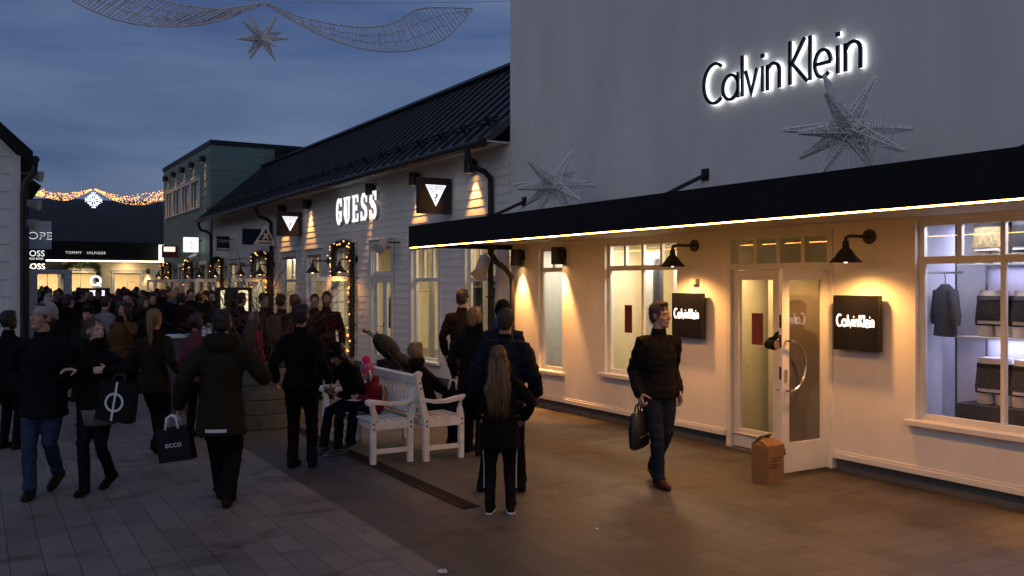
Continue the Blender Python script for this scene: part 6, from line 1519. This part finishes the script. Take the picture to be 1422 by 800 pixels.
mid(213, 404, 1.78, 150, 'dark haired man looking down behind the ponytailed woman', d=18.0, hair='short', hairc=HDARK, head=(10, -18, 0), jacket=DARK, trousers=BLK)
mid(178, 405, 1.80, 172, 'tall man in plum hat between the tan coat and the shop window', d=17.6, hat=('beanie', (.05, .012, .03)), hair='short', hairc=HDARK, jacket=(.03, .012, .02), trousers=BLK)
mid(239, 402, 1.80, 170, 'balding man in dark jacket with pale collar by the green building doors', d=20.5, hair='none', jacket=(.012, .014, .022), scarf=(.14, .16, .2), trousers=BLK)
mid(265, 403, 1.80, 128, 'dark haired man in brown green coat beside the open white doors', d=20.8, hair='short', hairc=HDARK, jacket=(.024, .020, .012), hem=.2, trousers=BLK)
mid(70, 407, 1.72, 165, 'person in white knitted hat behind the open white door at left', d=17.0, hat=('beanie', (.50, .48, .42)), hair='bob', hairc=BROWN, jacket=(.05, .05, .055), trousers=BLK)
mid(14, 444, 1.62, 16, 'dark clothed person half cut off behind the man in grey beanie', d=10.6, fem=True, hair='bob', hairc=HDARK, jacket=BLK, hem=.2, jw=1.15, trousers=BLK)
mid(96, 406, 1.76, 10, 'dark hooded person behind the beanie man and the green jacket', d=14.8, hair='short', hairc=HDARK, hood=True, jacket=BLK, trousers=BLK)
mid(112, 404, 1.80, 30, 'tall person in black by the lit far window, seen from behind', d=19.0, hair='short', hairc=HDARK, jacket=DARK, trousers=BLK)
mid(252, 408, 1.74, 20, 'person in dark burgundy coat walking away past the high counter', d=18.5, fem=True, hair='bob', hairc=HDARK, jacket=(.035, .010, .014), hem=.2, trousers=BLK)
# --- the packed crowd farther up the street: eight figures, copied
CR = 'crowd in the street beyond the benches'; CL = 'dark clad shopper in the packed crowd farther up the street'
random.seed(21)
protos = []
for i, kw in enumerate((dict(hair='short', hairc=HDARK, jacket=DARK), dict(fem=True, hair='bob', hairc=BROWN, jacket=(.02, .012, .014)), dict(hat=('beanie', (.03, .03, .035)), hair='short', hairc=HDARK, jacket=NAVY), dict(fem=True, hair='long', hairc=HDARK, jacket=(.028, .022, .018), hem=.22),
        dict(hair='short', hairc=BROWN, jacket=(.022, .02, .016), hood=True), dict(fem=True, hat=('beanie', (.10, .02, .03)), hair='bob', hairc=HDARK, jacket=BLK), dict(hair='none', jacket=(.014, .016, .022), scarf=(.05, .05, .06)), dict(fem=True, hair='pony', hairc=BLONDE, jacket=(.022, .012, .02), hem=.2))):
    q = person(pos=(0, 0), face=0, h=1.70 + .03 * (i % 4) - (.06 if kw.get('fem') else 0), label=CL, group=CR, detail=0, trousers=BLK, jw=1.1, sleeve=1.15, **kw); protos.append(q['root'])
taken = []; n = 0; tries = 0
JC = [cloth(c) for c in (BLK, DARK, NAVY, (.025, .012, .014), (.02, .022, .016), (.035, .028, .02), (.03, .01, .02), (.05, .05, .055))]
while n < 78 and tries < 20000:
    tries += 1
    Y = 19 + 25 * random.random() ** .9; X = 1.3 + (5.9 - (0 if Y < 33 else .0)) * random.random(); px = CX + F * (X * CY - Y * SY) / (X * SY + Y * CY)
    if px > 318 or px < 5: continue
    if px > 225 and Y < 22: continue
    if 96 < px < 160 and Y < 24: continue
    if any((X - a) ** 2 + (Y - b) ** 2 < .36 for a, b in taken): continue
    if abs(Y - 18.5) < 1 and abs(X - 4.3) < .9: continue
    if abs(Y - 33) < .7 and abs(X - on_y(133, 390, 33.).x) < .8: continue
    taken.append((X, Y)); pr = protos[n % 8]; o = pr if n < 8 else copy_tree(pr)
    o.location = (X, Y, 0); o.rotation_euler = (0, 0, random.choice((0, PI, PI, random.random() * 6.28)) - YAW + random.uniform(-.4, .4)); s = random.uniform(.90, 1.06); o.scale = (s, s, s)
    for k in kids(o):
        if k.name.startswith('jacket') and n >= 8: k.material_slots[0].link = 'OBJECT'; k.material_slots[0].material = random.choice(JC)
    n += 1
SKYTINT = (.5, .75, 1.15, 1); BLUE = (.44, .66, 1.48, 1); CLOUD = (1.08, 1.38, 2.2, 1); SKYSTR = .145; SUNE = .29; EXPO = 0
# ------------------------------------------------------------------ dusk sky, weak western light, camera
SUN_EL, SUN_AZ = math.radians(4), math.radians(232)      # low in the west, behind the camera and to the left
w = bpy.data.worlds.new('World'); SC.world = w; w.use_nodes = True; nt = w.node_tree; nt.nodes.clear(); N = nt.nodes.new; L = nt.links.new
out = N('ShaderNodeOutputWorld'); bg = N('ShaderNodeBackground'); L(bg.outputs[0], out.inputs[0])
sk = N('ShaderNodeTexSky'); sk.sky_type = 'NISHITA'; sk.sun_disc = False; sk.sun_elevation = SUN_EL; sk.sun_rotation = SUN_AZ; sk.air_density = 1.3; sk.dust_density = .6; sk.ozone_density = 4.
tc = N('ShaderNodeTexCoord'); mp = N('ShaderNodeMapping'); mp.inputs['Scale'].default_value = (1.3, 1.3, 7.5); mp.inputs['Rotation'].default_value = (.05, .06, .5); L(tc.outputs['Generated'], mp.inputs[0])
n = N('ShaderNodeTexNoise'); n.inputs['Scale'].default_value = 1.7; n.inputs['Detail'].default_value = 7; n.inputs['Roughness'].default_value = .52; n.inputs['Distortion'].default_value = .3; L(mp.outputs[0], n.inputs['Vector'])
r = N('ShaderNodeValToRGB'); r.color_ramp.elements[0].position = .36; r.color_ramp.elements[1].position = .66; r.color_ramp.elements[0].color = (0, 0, 0, 1); r.color_ramp.elements[1].color = (1, 1, 1, 1); L(n.outputs['Fac'], r.inputs[0])
cb = N('ShaderNodeMixRGB'); cb.inputs[1].default_value = BLUE; cb.inputs[2].default_value = CLOUD; L(r.outputs[0], cb.inputs[0])
mul = N('ShaderNodeMixRGB'); mul.blend_type = 'MULTIPLY'; mul.inputs[0].default_value = 1; L(sk.outputs[0], mul.inputs[1]); mul.inputs[2].default_value = SKYTINT
cl = N('ShaderNodeMixRGB'); L(cb.outputs[0], cl.inputs[2]); cl.inputs[0].default_value = .80; L(mul.outputs[0], cl.inputs[1])
L(cl.outputs[0], bg.inputs['Color']); bg.inputs['Strength'].default_value = SKYSTR
s = bpy.data.lights.new('sun', 'SUN'); s.energy = SUNE; s.angle = math.radians(50); s.color = (1., .90, .80)
so = bpy.data.objects.new('sun', s); COL.objects.link(so)
dv = V((math.sin(SUN_AZ) * math.cos(math.radians(28)), math.cos(SUN_AZ) * math.cos(math.radians(28)), math.sin(math.radians(28))))
so.rotation_euler = (-dv).to_track_quat('-Z', 'Y').to_euler()
c = bpy.data.cameras.new('camera'); co = bpy.data.objects.new('camera', c); COL.objects.link(co); SC.camera = co
co.location = (0, 0, CAMZ); co.rotation_euler = (math.radians(90), 0, -YAW); c.sensor_width = 36; c.lens = 36 * F / 1422.; c.shift_y = -(400 - HY) / 1422.; c.clip_start = .1; c.clip_end = 3000
SC.render.engine = 'CYCLES'; cy = SC.cycles; cy.use_denoising = True; cy.use_adaptive_sampling = True; cy.adaptive_threshold = .01; cy.max_bounces = 6; cy.diffuse_bounces = 3; cy.glossy_bounces = 3; cy.transparent_max_bounces = 12; cy.caustics_reflective = False; cy.caustics_refractive = False; cy.sample_clamp_indirect = 4; cy.use_light_tree = True
vs = SC.view_settings; vs.view_transform = 'Standard'; vs.look = 'None'; vs.exposure = EXPO; vs.gamma = 1
